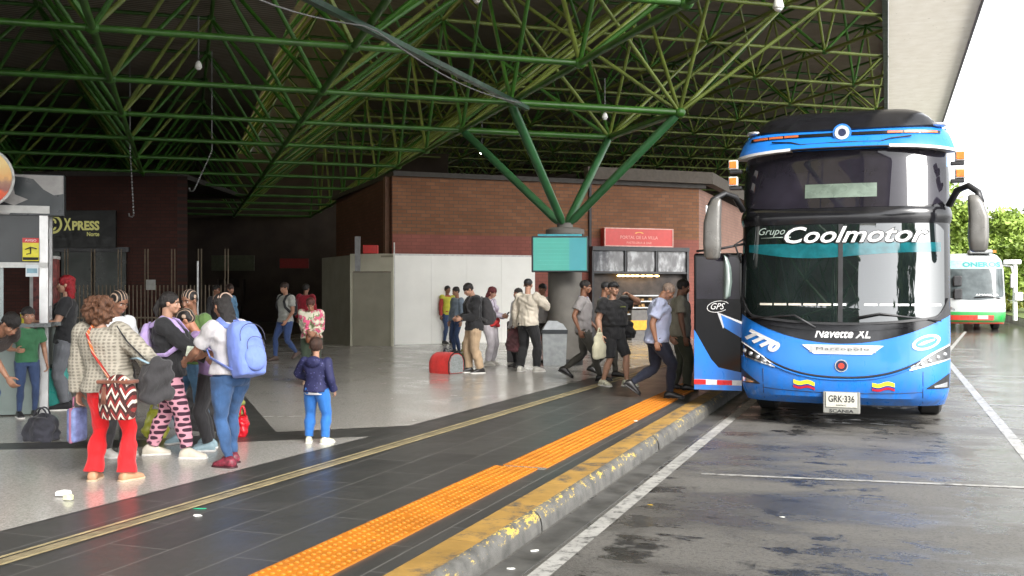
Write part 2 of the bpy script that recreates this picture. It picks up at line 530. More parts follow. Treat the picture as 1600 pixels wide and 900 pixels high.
# the square of four low nodes that sits on the column
for p, q in (((-.5, -.5), (.5, -.5)), ((.5, -.5), (.5, .5)), ((.5, .5), (-.5, .5))):
    mb = MB(); mb.tube([lat(*p, ZL), lat(*q, ZL)], .07, 10, T=Tc); mb.build('column_ring', GREEN, canopy, autosm=60)
struts = []
def add_strut(u, l):
    if inside(u) and inside(l): struts.append((u, l))
    elif inside(u) != inside(l):
        c = clip_line(u, l)
        if c and (c[1] - c[0]).length > .7: struts.append(c)
for i in RG:
    for j in RG:
        for (p, q) in ((.5, .5), (.5, -.5), (-.5, .5), (-.5, -.5)):
            if i <= -2: add_strut(lat(i, j, ZU), lat(i + p, j + q, ZL))
            if i == -1 and p < 0: add_strut(lat(-.5, j, ZR), lat(-1.5, j + q, ZL))
            if i >= -1: add_strut(lat(i, j + .5, ZRU), lat(i + p, j + .5 + q, ZR))
            if i == -1: add_strut(lat(p, j, ZR), lat(-.5, j + q, ZL))
for (a_, b_) in ((-.5, -.5), (.5, -.5), (-.5, .5), (.5, .5)):
    for (p, q) in ((1, .5), (1, -.5), (0, .5), (0, -.5), (-1, .5), (-1, -.5)):
        if a_ > 0: add_strut(lat(a_ + p, b_ + q, ZR), lat(a_, b_, ZL))
for (p, q) in ((1.5, 0), (.5, 0), (.5, 1), (1.5, -1)):
    pass
def vis_key(s):
    c = (s[0] + s[1]) / 2; d = c.dot(CAMF)
    if d < 2: return 1e3 + d
    px = c.dot(CAMR) / d; pz = (c.z - EYE) / d
    return d if abs(px) < .55 and pz < .32 else 500 + d
struts.sort(key=vis_key)
mbs = MB()
for k, (a, b) in enumerate(struts):
    hi_ = max(a.z, b.z) > ZU + .1; m_ = GREEN2 if (k * 7) % 5 < (3 if hi_ else 1) else GREEN
    if k < 100:
        mb = MB(); mb.tube([a, b], .041, 8, T=Tc); mb.build('strut', m_, canopy, autosm=60)
    else:
        mbs.cur = 1 if (k * 7) % 5 < (3 if hi_ else 1) else 0
        mbs.tube([a, b], .041, 6, T=Tc)
o = mbs.build('struts', [GREEN, GREEN2], canopy, autosm=60); o['kind'] = 'stuff'
mbn = MB()
for i in RG:
    for j in RG:
        pts_ = []
        if i <= -2: pts_.append(lat(i, j, ZU))
        if i + .5 <= -.5: pts_.append(lat(i + .5, j + .5, ZL))
        if i + .5 >= -.5: pts_.append(lat(i + .5, j, ZR))
        if i >= -1: pts_.append(lat(i, j + .5, ZRU))
        for p in pts_:
            if inside(p): mbn.ell(p, (.11, .11, .09), Tc, 8, 6)
for p in (lat(.5, -.5, ZL), lat(.5, .5, ZL)): mbn.ell(p, (.13, .13, .11), Tc, 10, 8)
o = mbn.build('node_joints', GREEN, canopy, smooth=True); o['kind'] = 'stuff'
def m_deck():
    m, nt, bs = new_mat('ribbed_brown_ceiling')
    v = coords(nt)
    w = nt.nodes.new('ShaderNodeTexWave'); w.inputs['Scale'].default_value = 2.2; w.bands_direction = 'Y'; lk(nt, v, w.inputs['Vector'])
    w.inputs['Distortion'].default_value = .4
    n = tex_noise(nt, v, 1.1, 5)
    c = ramp(nt, n, [(.3, (.24, .205, .17)), (.7, (.34, .30, .25))])
    lk(nt, mixc(nt, ramp(nt, w.outputs['Fac'], [(.1, .7), (.3, 0.)]), c, (.05, .045, .04)), bs.inputs['Base Color'])
    bs.inputs['Roughness'].default_value = .75
    bump(nt, bs, w.outputs['Fac'], .5, .03)
    return m
DECK = m_deck()
q0_, q1_ = lat(-1.5, -40, 0), lat(-1.5, 40, 0)
def on_line(x=None, y=None):
    t = (x - q0_.x) / (q1_.x - q0_.x) if x is not None else (y - q0_.y) / (q1_.y - q0_.y); v_ = q0_.lerp(q1_, t); return (v_.x, v_.y)
cR, cF = on_line(x=0.), on_line(y=YF)
bx0, by0 = Tc.translation.x, Tc.translation.y
cF = on_line(x=XW)
low_poly_ = [(XW, YN), (0, YN), cR, cF]; high_poly_ = [cR, (0, YF), (XW, YF), cF]
mb = MB(); mb.prism(low_poly_, ZC, ZC + .2, Tc); mb.build('ceiling', DECK, canopy)
mb = MB(); mb.prism(high_poly_, ZRC, ZRC + .2, Tc); mb.build('high_ceiling', DECK, canopy)
mb = MB(); mb.add([Tc @ Vector((cR[0], cR[1], ZC + .2)), Tc @ Vector((cF[0], cF[1], ZC + .2)), Tc @ Vector((cF[0], cF[1], ZRC)), Tc @ Vector((cR[0], cR[1], ZRC))], [(0, 1, 2, 3)])
def m_clear():
    m, nt, bs = new_mat('yellowed_translucent_sheet'); tr = nt.nodes.new('ShaderNodeBsdfTranslucent')
    n = tex_noise(nt, coords(nt), .7, 4); lk(nt, ramp(nt, n, [(.3, (.50, .44, .22)), (.7, (.62, .56, .30))]), tr.inputs['Color'])
    lk(nt, tr.outputs[0], nt.nodes['Material Output'].inputs['Surface']); return m
mb.build('clerestory', m_clear(), canopy)
def m_soffit():
    m, nt, bs = new_mat('pale_corrugated_soffit')
    v = coords(nt)
    w = nt.nodes.new('ShaderNodeTexWave'); w.inputs['Scale'].default_value = 3.2; w.bands_direction = 'Y'; lk(nt, v, w.inputs['Vector'])
    n = tex_noise(nt, v, 2.2, 6); s = tex_noise(nt, v, 5., 2)
    c = ramp(nt, n, [(.3, (.60, .57, .50)), (.7, (.72, .70, .64))])
    c = mixc(nt, ramp(nt, w.outputs['Fac'], [(.05, .35), (.25, 0.)]), c, (.42, .39, .33))
    c = mixc(nt, ramp(nt, s, [(.70, 0.), (.74, .7)]), c, (.3, .27, .22))
    lk(nt, c, bs.inputs['Base Color']); bs.inputs['Roughness'].default_value = .7
    bump(nt, bs, w.outputs['Fac'], .3, .02)
    tr = nt.nodes.new('ShaderNodeBsdfTranslucent'); lk(nt, mixc(nt, .5, c, (.55, .50, .42)), tr.inputs['Color'])
    mx = nt.nodes.new('ShaderNodeMixShader'); mx.inputs[0].default_value = SOFT; lk(nt, bs.outputs[0], mx.inputs[1]); lk(nt, tr.outputs[0], mx.inputs[2])
    lk(nt, mx.outputs[0], nt.nodes['Material Output'].inputs['Surface'])
    return m
SOFT = .35
mb = MB()
for k in range(28):
    y0 = YN + k * (YF - YN) / 28; mb.add([Tc @ Vector(q) for q in ((.02, y0 + .004, ZRC), (2.76, y0 + .004, ZRC), (2.76, y0 + (YF - YN) / 28, ZRC), (.02, y0 + (YF - YN) / 28, ZRC))], [(0, 1, 2, 3)])
mb.build('soffit', m_soffit(), canopy)
mb = MB(); mb.box2((2.76, YN, ZRC - .06), (2.84, YF, ZRC + .35), Tc); mb.build('fascia', M('violet_grey_flashing', (.16, .13, .22), .5), canopy)
mb = MB()
mb.box2((-.12, YN, ZR - .09), (.01, YF, ZR + .09), Tc); mb.box2((-.12, YN, ZRC - .32), (.01, YF, ZRC - .02), Tc); mb.box2((-.06, YN, ZRC + .0), (-.0, cR[1], ZRC + .2), Tc)
mb.build('edge_beam', M('dark_green_edge_steel', (.03, .07, .04), .5), canopy)
# heavy beam along the platform, with its cable
mb = MB(); mb.box2((-6.50, 1.5, ZL - .14), (-6.40, 18.4, ZL - .065), Tc); mb.build('beam', M('blue_green_painted_beam', (.025, .07, .04), .45, var=.3), canopy)
cb_ = MB(); pts = []
for k in range(30):
    t = k / 29; y = 6 + t * 11.5
    pts.append((-6.25, y, ZL - .17 - .32 * abs(math.sin(t * math.pi * 2)) * (1 if t < .5 else .55)))
cb_.tube(pts, .010, 6); tag(cb_.build('cable', M('grey_cable_sheath', (.20, .20, .20), .5), smooth=True), 'grey cable sagging in loops under the heavy green beam', 'cable')

# concrete column that carries the frame
colu = empty('support_column', (P0.x, P0.y, .15), 0, 'round concrete column branching into four green tubes', 'column')
CONC = M('smooth_grey_concrete', (.15, .14, .125), .7, var=.2, scale=3, bmp=.1)
mb = MB(); mb.tube([(0, 0, 0), (0, 0, 2.72)], .36, 28); mb.build('shaft', CONC, colu, autosm=40)
mb = MB(); mb.tube([(0, 0, 2.72), (0, 0, 2.76), (0, 0, 2.86), (0, 0, 2.9)], [.37, .41, .41, .3], 28); mb.tube([(0, 0, 2.9), (0, 0, 3.0)], .17, 16); mb.build('capital', CONC, colu, autosm=40)
mb = MB(); mb.tube([(0, 0, 0), (0, 0, .14)], .385, 28); mb.build('base', M('black_base_band', (.02, .02, .02), .5), colu, autosm=40)
for (p, q) in ((.5, .5), (.5, -.5), (-.5, .5), (-.5, -.5)):
    l = E1 * (p * S) + E2 * (q * S) + Vector((0, 0, ZL - .15)); a = l.normalized()
    st = Vector((0, 0, 2.98)) + Vector((l.x, l.y, 0)).normalized() * .10
    mb = MB(); mb.tube([st, st.lerp(l, .05), st.lerp(l, .95), l], [.05, .088, .088, .06], 12)
    mb.build('arm', M('blue_green_painted_tube', (.035, .125, .045), .38, var=.3, scale=2), colu, autosm=40)

fwl = empty('end_wall', (-20, 70, 0), 0, 'added dark wall shutting light out at the far end of the canopy behind the brick building', 'wall')  # added wall that shuts out sky and light behind the building
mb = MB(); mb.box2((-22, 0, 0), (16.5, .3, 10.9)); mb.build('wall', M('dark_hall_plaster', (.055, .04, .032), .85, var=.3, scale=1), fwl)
# small lamps hanging in the frame
def spot(px, py, z, lit, name_l, s=1.):
    s *= .75
    d = (z - EYE) * 1600 / (HOR - py); p = P(px, py, d)
    r = empty('ceiling_lamp', p, 0, name_l, 'ceiling lamp')
    mb = MB(); mb.tube([(0, 0, .11 * s), (0, 0, .07 * s), (0, 0, -.03 * s), (0, 0, -.06 * s)], [.02, .06 * s, .085 * s, .06 * s], 12)
    mb.build('lamp_shade', M('white_lamp_housing', (.75, .75, .72), .4), r, smooth=True)
    mb = MB(); mb.ell((0, 0, -.06 * s), (.06 * s, .06 * s, .035 * s)); mb.build('bulb', EM('lit_lamp_glass', (1, .97, .9), 12. if lit else 1., (.8, .8, .8)) if lit else M('unlit_lamp_glass', (.8, .8, .8), .2), r, smooth=True)
    mb = MB(); mb.tube([(0, 0, .1), (0, 0, .75)], .012, 6); mb.build('stem', M('dark_rod', (.05, .05, .05), .5), r)
spot(753, 236, 4.9, True, 'small lit white lamp hanging above the white hoarding')
spot(945, 182, 5.15, False, 'unlit white lamp in the frame above the concrete column')
spot(310, 103, 5.1, False, 'unlit white lamp on a stem at left of the dark canopy', .9)
spot(1216, 8, 5.2, False, 'pale lamp in the green frame nearest the bus roof', 1.1)
spot(745, -2, 5.25, False, 'white lamp housing fixed beside the sagging cable', .8)
for (xa, ya, xb, yb, d, lab) in ((203, 230, 209, 336, 27, 'chain with a hook hanging beside the brick shop wall'), (331, 236, 304, 296, 26, 'slanting chain hanging in the dark middle of the hall')):
    a, b = P(xa, ya, d), P(xb, yb, d)
    mb = MB()
    for k in range(22):
        t0, t1 = k / 22, (k + .7) / 22
        mb.tube([a.lerp(b, t0), a.lerp(b, t1)], .022 if k % 2 else .014, 6)
    mb.tube([b, b + Vector((-.06, 0, -.05)), b + Vector((-.14, 0, -.03)), b + Vector((-.16, 0, .05))], .02, 6)
    mb.tube([a, Vector((a.x, a.y, ZU))], .01, 5)
    tag(mb.build('hanging_chain', M('galvanised_chain', (.22, .22, .22), .35, .6)), lab, 'chain')

# ================================================================== brick buildings round the hall
def m_brick(name, c1, c2, mortar):
    m, nt, bs = new_mat(name)
    tc = nt.nodes.new('ShaderNodeTexCoord'); sp = nt.nodes.new('ShaderNodeSeparateXYZ'); cb = nt.nodes.new('ShaderNodeCombineXYZ')
    lk(nt, tc.outputs['Object'], sp.inputs[0]); lk(nt, sp.outputs['X'], cb.inputs['X']); lk(nt, sp.outputs['Z'], cb.inputs['Y'])
    b = nt.nodes.new('ShaderNodeTexBrick'); lk(nt, cb.outputs[0], b.inputs['Vector'])
    b.inputs['Scale'].default_value = 1; b.inputs['Brick Width'].default_value = .29; b.inputs['Row Height'].default_value = .105
    b.inputs['Mortar Size'].default_value = .009; b.inputs['Color1'].default_value = (*c1, 1); b.inputs['Color2'].default_value = (*c2, 1)
    b.inputs['Mortar'].default_value = (*mortar, 1); b.inputs['Bias'].default_value = -.1
    n = tex_noise(nt, cb.outputs[0], 1.2, 6)
    c = mixc(nt, ramp(nt, n, [(.35, 0.), (.75, .5)]), b.outputs['Color'], tuple(q * .55 for q in c1))
    lk(nt, c, bs.inputs['Base Color']); bs.inputs['Roughness'].default_value = .85
    bump(nt, bs, b.outputs['Fac'], -.35, .01)
    return m
BRICK = m_brick('red_brown_brick', (.19, .078, .034), (.26, .112, .052), (.10, .075, .055))
BRICKP = m_brick('rosy_painted_brick', (.24, .078, .058), (.28, .09, .066), (.18, .065, .05))
BRICKS = m_brick('pale_pink_brick', (.30, .165, .125), (.35, .195, .145), (.19, .14, .115))
WT = 5.07
def facet(name, p0, p1, z0, z1, mat, parent, th=.3, out=0.):
    """box along p0-p1 whose outer face lies on the line; thickness goes away from the camera"""
    p0, p1 = Vector(p0[:2]), Vector(p1[:2]); d = (p1 - p0); L = d.length; d.normalize()
    n = Vector((-d.y, d.x))
    if n.dot(Vector(((p0 + p1) / 2))) < 0: n = -n
    yl = 1 if (Vector((-d.y, d.x)) - n).length < 1e-3 else -1
    mb = MB(); mb.box2((0, yl * -out, z0), (L, yl * th, z1))
    o = mb.build(name, mat, parent)
    base = parent.location if parent is not None else Vector((0, 0, 0))
    o.location = Vector((p0.x, p0.y, 0)) - Vector(base)
    o.rotation_euler = (0, 0, ang(d))
    return o
W0 = Vector((-13.62, 26.95)); W1 = Vector((-5.85, 33.85)); W2 = Vector((-5.6, 52)); WL = Vector((-19.2, 33.4)); WB = Vector((-26, 40))
bA = empty('brick_building', (W0.x, W0.y, 0), 0, 'red brick kiosk building with a cafe in its front, right of the hall', 'building')
facet('wall', W0, W1, .15, 3.38, BRICKP, bA); facet('wall', W0, W1, 3.38, WT, BRICK, bA)
facet('wall', W1 + Vector((.0, .0)), W2, .15, WT, BRICKS, bA)
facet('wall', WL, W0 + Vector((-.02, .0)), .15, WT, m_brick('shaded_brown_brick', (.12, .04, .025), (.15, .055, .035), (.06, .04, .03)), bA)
facet('corner_pipe', W0 + Vector((-.35, .34)), W0 + Vector((-.2, .19)), .15, WT, M('brown_painted_pipe', (.2, .10, .06), .6), bA, .1, .12)
dW = (W1 - W0).normalized(); nW = Vector((dW.y, -dW.x))
facet('roof', W0 + nW * .12, W1 + nW * .12 + dW * .2, WT, WT + .14, M('dark_roof_felt', (.05, .045, .04), .8), bA, 9)
facet('parapet', W0 + dW * 6.2 + nW * .3, W1 + dW * .35 + nW * .3, WT + .14, WT + .52, M('weathered_parapet_sheet', (.09, .075, .06), .8), bA, .3)
facet('parapet', W1 + dW * .35 + nW * .3, W2 + Vector((.6, 0)), WT + .14, WT + .52, M('weathered_parapet_sheet', (.09, .075, .06), .8), bA, .3)
facet('downpipe', W0 + dW * 6.35, W0 + dW * 6.43, 2.75, WT, M('black_pipe', (.03, .03, .03), .6), bA, .1, .08)

def wall_s(px, off=0.):
    """distance along the main brick wall where the sight line through px meets it"""
    r = ray(px, HOR); q = W0 + nW * off
    # q + dW*s = r*t
    A = np.array([[dW.x, -r.x], [dW.y, -r.y]]); s, t = np.linalg.solve(A, np.array([-q.x, -q.y]))
    return float(s), float(t)
def wall_frame(off):
    q = W0 + nW * off
    return frame_from((q.x, q.y, 0), (dW.x, dW.y, 0), (-nW.x, -nW.y, 0))
def wz(py, px, off=0.): return EYE + (HOR - py) * wall_s(px, off)[1] / 1600
# white hoarding
HO = .45; TH_ = wall_frame(HO)
s0, s1 = wall_s(617, HO)[0], wall_s(836, HO)[0]
ho = empty('hoarding', (0, 0, 0), 0, 'long white hoarding of flush panels in front of the brick wall', 'hoarding')
ho.matrix_world = TH_ @ Matrix.Translation((s0, 0, .15))
WPAN = M('off_white_panel', (.88, .87, .82), .6, var=.05, scale=1.2)
n_ = 4; wj = (s1 - s0) / n_
for k in range(n_):
    mb = MB(); mb.box2((k * wj + .003, 0, 0), ((k + 1) * wj - .003, .05, 2.58)); mb.build('panel', WPAN, ho)
mb = MB(); mb.box2((0, -.012, 2.58), (s1 - s0, .05, 2.63)); mb.box2((-.03, -.01, 0), (0, .05, 2.95)); mb.build('trim', M('pale_metal_trim', (.6, .6, .57), .4), ho)
# beige door cabin left of the hoarding
cA, cB = P(547, 540, 28.9), P(614, 540, 28.7); cA.z = cB.z = .15
cab = empty('door_cabin', cA, 0, 'beige sheet cabin with one flush door beside the white hoarding', 'cabin')
Tcab = frame_from((0, 0, 0), (cB - cA), Vector((-(cB - cA).y, (cB - cA).x, 0)))
Lc = (cB - cA).length
BEI, BEI2 = M('beige_sheet_metal', (.42, .40, .31), .6, var=.08, scale=2), M('taupe_door_leaf', (.24, .225, .17), .6, var=.1, scale=2)
mb = MB(); mb.box2((0, 0, 0), (.06, .1, 2.6), Tcab); mb.box2((Lc - .06, 0, 0), (Lc, .1, 2.6), Tcab); mb.box2((.06, 0, 2.1), (Lc - .06, .1, 2.6), Tcab); mb.build('frame', BEI, cab)
mb = MB(); mb.box2((.065, .03, .01), (Lc - .065, .08, 2.08), Tcab); mb.build('door', BEI2, cab)
sd = P(503, 538, 31.5); sd.z = .15; sv = sd - cA
mb = MB(); mb.prism([(0, 0), (sv.x, sv.y), (sv.x + .05, sv.y + .03), (.05, .1)], 0, 2.56); mb.build('side_panel', BEI2, cab)
mb = MB(); mb.prism([(0, .1), (sv.x, sv.y + .05), (sv.x + 2, sv.y + 1), (Lc, .2)], 2.5, 2.55); mb.build('roof', BEI2, cab)
def sign_box(name, px0, px1, py0, py1, d, mat, lab, cat, th=.12, mats=None):
    a, b = P(px0, py1, d), P(px1, py0, d)
    c = (a + b) / 2
    r = empty(name, c, 0, lab, cat)
    w = (Vector((a.x, a.y, 0)) - Vector((b.x, b.y, 0))).length; h = abs(b.z - a.z)
    T = frame_from((0, 0, 0), CAMR, CAMF)
    mb = MB(); mb.box((0, th / 2, 0), (w, th, h), T, bev=.01); mb.build('panel', mat, r)
    return r, T, w, h
rb, T_, w_, h_ = sign_box('red_light_box', 567, 590, 383, 396, 28, M('red_box_shell', (.45, .015, .012), .5), 'small red box on the roof edge of the beige cabin', 'box', .2)
mb = MB(); mb.box2((-w_ / 2 - .22, 0, -.6), (-w_ / 2 - .08, .1, .35), T_); mb.build('bracket', M('grey_bracket', (.2, .2, .2), .6), rb)
# cafe shopfront
SO = .25; TS = wall_frame(SO)
q0, q1 = wall_s(924, SO)[0], wall_s(1075, SO)[0]
cafe = empty('cafe_shopfront', (0, 0, 0), 0, 'dark framed cafe front with three grey glass panels above its counter', 'shopfront')
cafe.matrix_world = TS @ Matrix.Translation((q0, 0, .15)); Lq = q1 - q0
DK = M('dark_shopfront_metal', (.03, .03, .032), .4)
mb = MB(); mb.box2((0, -.1, 2.82), (Lq, .2, 2.95)); mb.box2((0, -.06, 0), (.07, .2, 2.82)); mb.box2((Lq - .07, -.06, 0), (Lq, .2, 2.82)); mb.box2((.07, -.04, 2.1), (Lq - .07, .2, 2.16))
for f in (.34, .66): mb.box2((Lq * f - .03, -.05, 2.16), (Lq * f + .03, .2, 2.82))
mb.build('frame', DK, cafe)
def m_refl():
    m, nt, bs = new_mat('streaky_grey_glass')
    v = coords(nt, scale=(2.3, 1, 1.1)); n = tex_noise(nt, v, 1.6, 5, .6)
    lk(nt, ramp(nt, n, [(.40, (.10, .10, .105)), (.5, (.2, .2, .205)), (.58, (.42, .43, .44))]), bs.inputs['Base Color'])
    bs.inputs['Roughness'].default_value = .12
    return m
RG_ = m_refl()
for a, b in ((.01, .33), (.35, .65), (.67, .985)):
    mb = MB(); mb.box2((Lq * a + .06, .02, 2.17), (Lq * b, .06, 2.81)); mb.build('glass_panel', RG_, cafe)
mb = MB(); mb.box2((.07, .19, 0), (Lq - .07, .22, 2.1)); mb.build('back_panel', M('cafe_interior_dark', (.05, .04, .035), .7, var=.5, scale=4), cafe)
mb = MB(); mb.box2((1.2, -.42, 0), (Lq - 1.4, .15, .95)); mb.build('counter', M('grey_counter_front', (.16, .15, .14), .5), cafe)
mb = MB(); mb.box2((.9, -.45, .32), (Lq - 1.3, -.425, .62)); mb.build('counter_band', M('warm_yellow_band', (.75, .42, .04), .45), cafe)
for z in (.80, 1.0, 1.2, 1.38):
    mb = MB(); mb.box2((1.1, -.35, z), (Lq - 1.2, .1, z + .035)); mb.build('shelf', M('white_shelf', (.75, .77, .78), .35), cafe)
mb = MB()
for k in range(9):
    mb.ell((1.0 + k * (Lq - 2.2) / 8 + random.uniform(-.05, .05), 0, 2.03), (.09, .05, .03))
mb.build('warm_lights', EM('warm_cafe_bulbs', (1, .62, .22), 4.), cafe)
mb = MB()
for k in range(26):
    x = 1.1 + random.random() * (Lq - 2.3); z = random.choice((.83, 1.03, 1.23)); h = random.uniform(.06, .14)
    mb.box((x, random.uniform(-.25, 0), z + h / 2), (.09, .08, h))
mb.build('pastries', M('mixed_pastry', (.5, .3, .12), .6, var=.6, scale=6), cafe)
sg = empty('shop_sign', (0, 0, 0), 0, 'red shop sign with faint pale lettering above the cafe front', 'sign')
g0, g1 = wall_s(945, .3)[0], wall_s(1051, .3)[0]
sg.matrix_world = wall_frame(.3) @ Matrix.Translation(((g0 + g1) / 2, 0, 3.4)); gw = g1 - g0
mb = MB(); mb.box((0, .15, 0), (gw, .3, .56)); mb.build('panel', M('red_sign_face', (.58, .06, .05), .4, var=.06), sg)
mb = MB()
for z in (-.28, .28): mb.box((0, 0, z), (gw + .04, .04, .03))
for x in (-gw / 2, gw / 2): mb.box((x, 0, 0), (.03, .04, .56))
mb.build('frame', M('pink_sign_frame', (.7, .42, .36), .4), sg)
PINKT = M('faded_pink_lettering', (.8, .42, .36), .5)
for t, w, h, z in (('PORTAL DE LA VILLA', 1.35, .10, .0), ('PASTELERIA & BAR', .9, .07, -.17)):
    vs, fs = text_fit(t, w, h); mb = MB(); mb.add([(x, -.006, y + z) for x, y in vs], fs); mb.build('lettering', PINKT, sg)
mb = MB(); mb.add([(.16 * math.cos(a), -.006, .12 + .06 * math.sin(a)) for a in [math.pi * k / 8 for k in range(9)]] + [(.10 * math.cos(a), -.006, .12 + .03 * math.sin(a)) for a in [math.pi * k / 8 for k in range(9)]], [(k, k + 1, 10 + k, 9 + k) for k in range(8)])
mb.build('emblem', M('orange_emblem', (.8, .4, .1), .5), sg)

# departures screen on the column
scr = empty('departure_screen', P(875, 397, 20.9), 0, 'turquoise information screen hung in front of the concrete column', 'screen')
Tsc = frame_from((0, 0, 0), CAMR, CAMF)
mb = MB(); mb.box((0, .06, 0), (1.16, .1, .74), Tsc, bev=.02); mb.build('casing', M('dark_screen_casing', (.03, .04, .045), .4), scr)
mb = MB(); mb.box((0, .005, 0), (1.09, .012, .67), Tsc); mb.build('display', EM('turquoise_display', (.05, .42, .33), .30), scr)
mb = MB()
for k in range(7): mb.box((-.12 + .0 * k, -.003, .24 - k * .075), (.7, .004, .005), Tsc)
o_ = MB(); o_.box((.36, -.004, 0), (.34, .004, .66), Tsc); o_.build('side_column', EM('blue_green_display', (.04, .36, .40), .30), scr)
mb.build('timetable_rows', EM('dim_rows', (.10, .55, .45), .30), scr)
mb = MB(); mb.box((0, .1, .39), (.9, .12, .04), Tsc); mb.box((0, .25, .1), (.2, .3, .1), Tsc); mb.build('bracket', M('cyan_bracket', (.05, .35, .42), .4), scr)

# XPRESS shop, left
X0, X1 = P(-260, HOR, 31.8), P(277, HOR, 31.8)
bX = empty('brick_building', (X0.x, X0.y, 0), 0, 'dark brick shop block behind the barred fence, left of the hall', 'building')
BRICKD = m_brick('sooty_dark_brick', (.05, .014, .009), (.07, .02, .013), (.025, .015, .012))  # the dim hall's shade is put into this darker brick colour
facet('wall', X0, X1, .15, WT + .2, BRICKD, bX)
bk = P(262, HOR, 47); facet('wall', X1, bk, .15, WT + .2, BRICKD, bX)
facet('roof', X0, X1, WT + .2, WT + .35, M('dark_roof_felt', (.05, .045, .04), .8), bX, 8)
xs = empty('shop_sign', (0, 0, 0), 0, 'black shop sign with dull gold XPRESS lettering and a ring emblem', 'sign')
xo = P(122, 352, 31.5); xs.matrix_world = frame_from(xo, CAMR, CAMF)
mb = MB(); mb.box((0, .06, -.12), (2.3, .1, 1.15)); mb.build('panel', M('black_sign_panel', (.008, .009, .008), .5), xs)
GT = EM('dull_gold_lettering', (.35, .34, .08), .16, (.35, .33, .12))
for t, cx, cz, w, h, bo in (('X', -.33, .03, .23, .38, .04), ('PRESS', .235, -.01, .84, .29, .04), ('Norte', .46, -.27, .38, .13, .02)):
    vs, fs = text_fit(t, w, h, bold=bo); mb = MB(); mb.add([(x + cx, .004, y + cz) for x, y in vs], fs); mb.build('lettering', GT, xs)
mb = MB()
def arc(mb, cx, cz, r0, r1, a0, a1, n=24, y=.004):
    vs = []
    for k in range(n + 1):
        a = a0 + (a1 - a0) * k / n; vs += [(cx + r0 * math.cos(a), y, cz + r0 * math.sin(a)), (cx + r1 * math.cos(a), y, cz + r1 * math.sin(a))]
    mb.add(vs, [(2 * k, 2 * k + 1, 2 * k + 3, 2 * k + 2) for k in range(n)])
arc(mb, -.78, .03, .22, .29, 0, 2 * math.pi, 32)
arc(mb, -.78, .10, .05, .11, -.5, math.pi, 14); arc(mb, -.78, -.05, .05, .11, math.pi - .5, 2 * math.pi, 14)
mb.build('emblem', GT, xs)
sf = empty('shop_window', P(135, 540, 31.6), 0, 'dark greenish shop window under the black sign', 'window'); sf.location.z = .15
Tf = frame_from((0, 0, 0), CAMR, CAMF)
mb = MB()
for a, b in ((-1.7, -.85), (-.8, .15), (.2, 1.2)): mb.box2((a, .06, .5), (b, .1, 2.75), Tf)
mb.build('pane', M('dark_green_glass', (.008, .014, .008), .3, ior=1.4, var=.5, scale=1.5), sf)
mb = MB(); mb.box2((-1.8, 0, 2.76), (1.3, .12, 2.9), Tf); mb.build('frame', DK, sf)
# barred fence
fe = empty('bar_fence', P(80, 521, 29.9), 0, 'tall dark fence of upright tan bars in front of the shop', 'fence'); fe.location.z = .15
BAR = M('tan_painted_bar', (.17, .13, .085), .55, var=.3)
x = -.4; k = 0
while x < 5.2:
    h = 2.78 if k % 7 in (0, 1) else 1.72
    mb = MB(); mb.box2((x, 0, .05), (x + .025, .03, h), Tf); mb.build('bar', BAR, fe)
    x += .115 if k % 7 else .09; k += 1
mb = MB(); mb.box2((-.5, -.01, .05), (5.3, .04, .1), Tf); mb.box2((-.5, -.01, .75), (5.3, .04, .79), Tf); mb.build('rail', BAR, fe)
nt_, T_, w_, h_ = sign_box('notice', 228, 243, 437, 453, 29.7, M('grey_notice_paper', (.35, .35, .33), .7), 'small grey notice tied to the barred fence', 'notice', .01)
po = P(309, 520, 29); po.z = .15
mb = MB(); mb.tube([po, po + Vector((0, 0, 2.4))], .028, 8); tag(mb.build('white_pole', M('white_pole_paint', (.8, .8, .8), .4), autosm=40), 'thin white pole standing at the right end of the barred fence', 'pole')

# back of the hall, with a passage that opens to the outside
BH = 50.
def back_box(px0, px1, z0, z1, th=.3):
    a, b = P(px0, HOR, BH), P(px1, HOR, BH)
    return a, b, z0, z1, th
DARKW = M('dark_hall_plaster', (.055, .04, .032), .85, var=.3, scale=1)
bb = empty('hall_back_wall', P(400, HOR, BH), 0, 'dark end wall of the hall with a bright slot to daylight', 'wall'); bb.location.z = 0
Tb = frame_from((0, 0, 0), CAMR, CAMF)
def bx_(px0, px1, py0, py1, m_=None, nm='wall', off=0.):
    f = BH / 1600
    mb = MB(); mb.box2(((px0 - 400) * f, off, max(.0, EYE + (HOR - py1) * f)), ((px1 - 400) * f, off + .3, EYE + (HOR - py0) * f), Tb)
    return mb.build(nm, m_ or DARKW, bb)
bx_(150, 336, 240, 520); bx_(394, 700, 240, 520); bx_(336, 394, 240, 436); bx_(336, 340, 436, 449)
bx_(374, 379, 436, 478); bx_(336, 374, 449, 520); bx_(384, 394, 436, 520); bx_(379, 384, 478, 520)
bx_(347, 349, 436, 449)
ds, T_, w_, h_ = sign_box('wall_sign', 330, 397, 399, 423, 48, M('olive_sign_sheet', (.09, .10, .06), .6), 'dim olive panel over the far passage', 'sign', .1)
ds, T_, w_, h_ = sign_box('wall_sign', 437, 482, 404, 419, 44, M('dark_red_sign_sheet', (.30, .01, .008), .5), 'dim dark red panel deep in the hall', 'sign', .1)
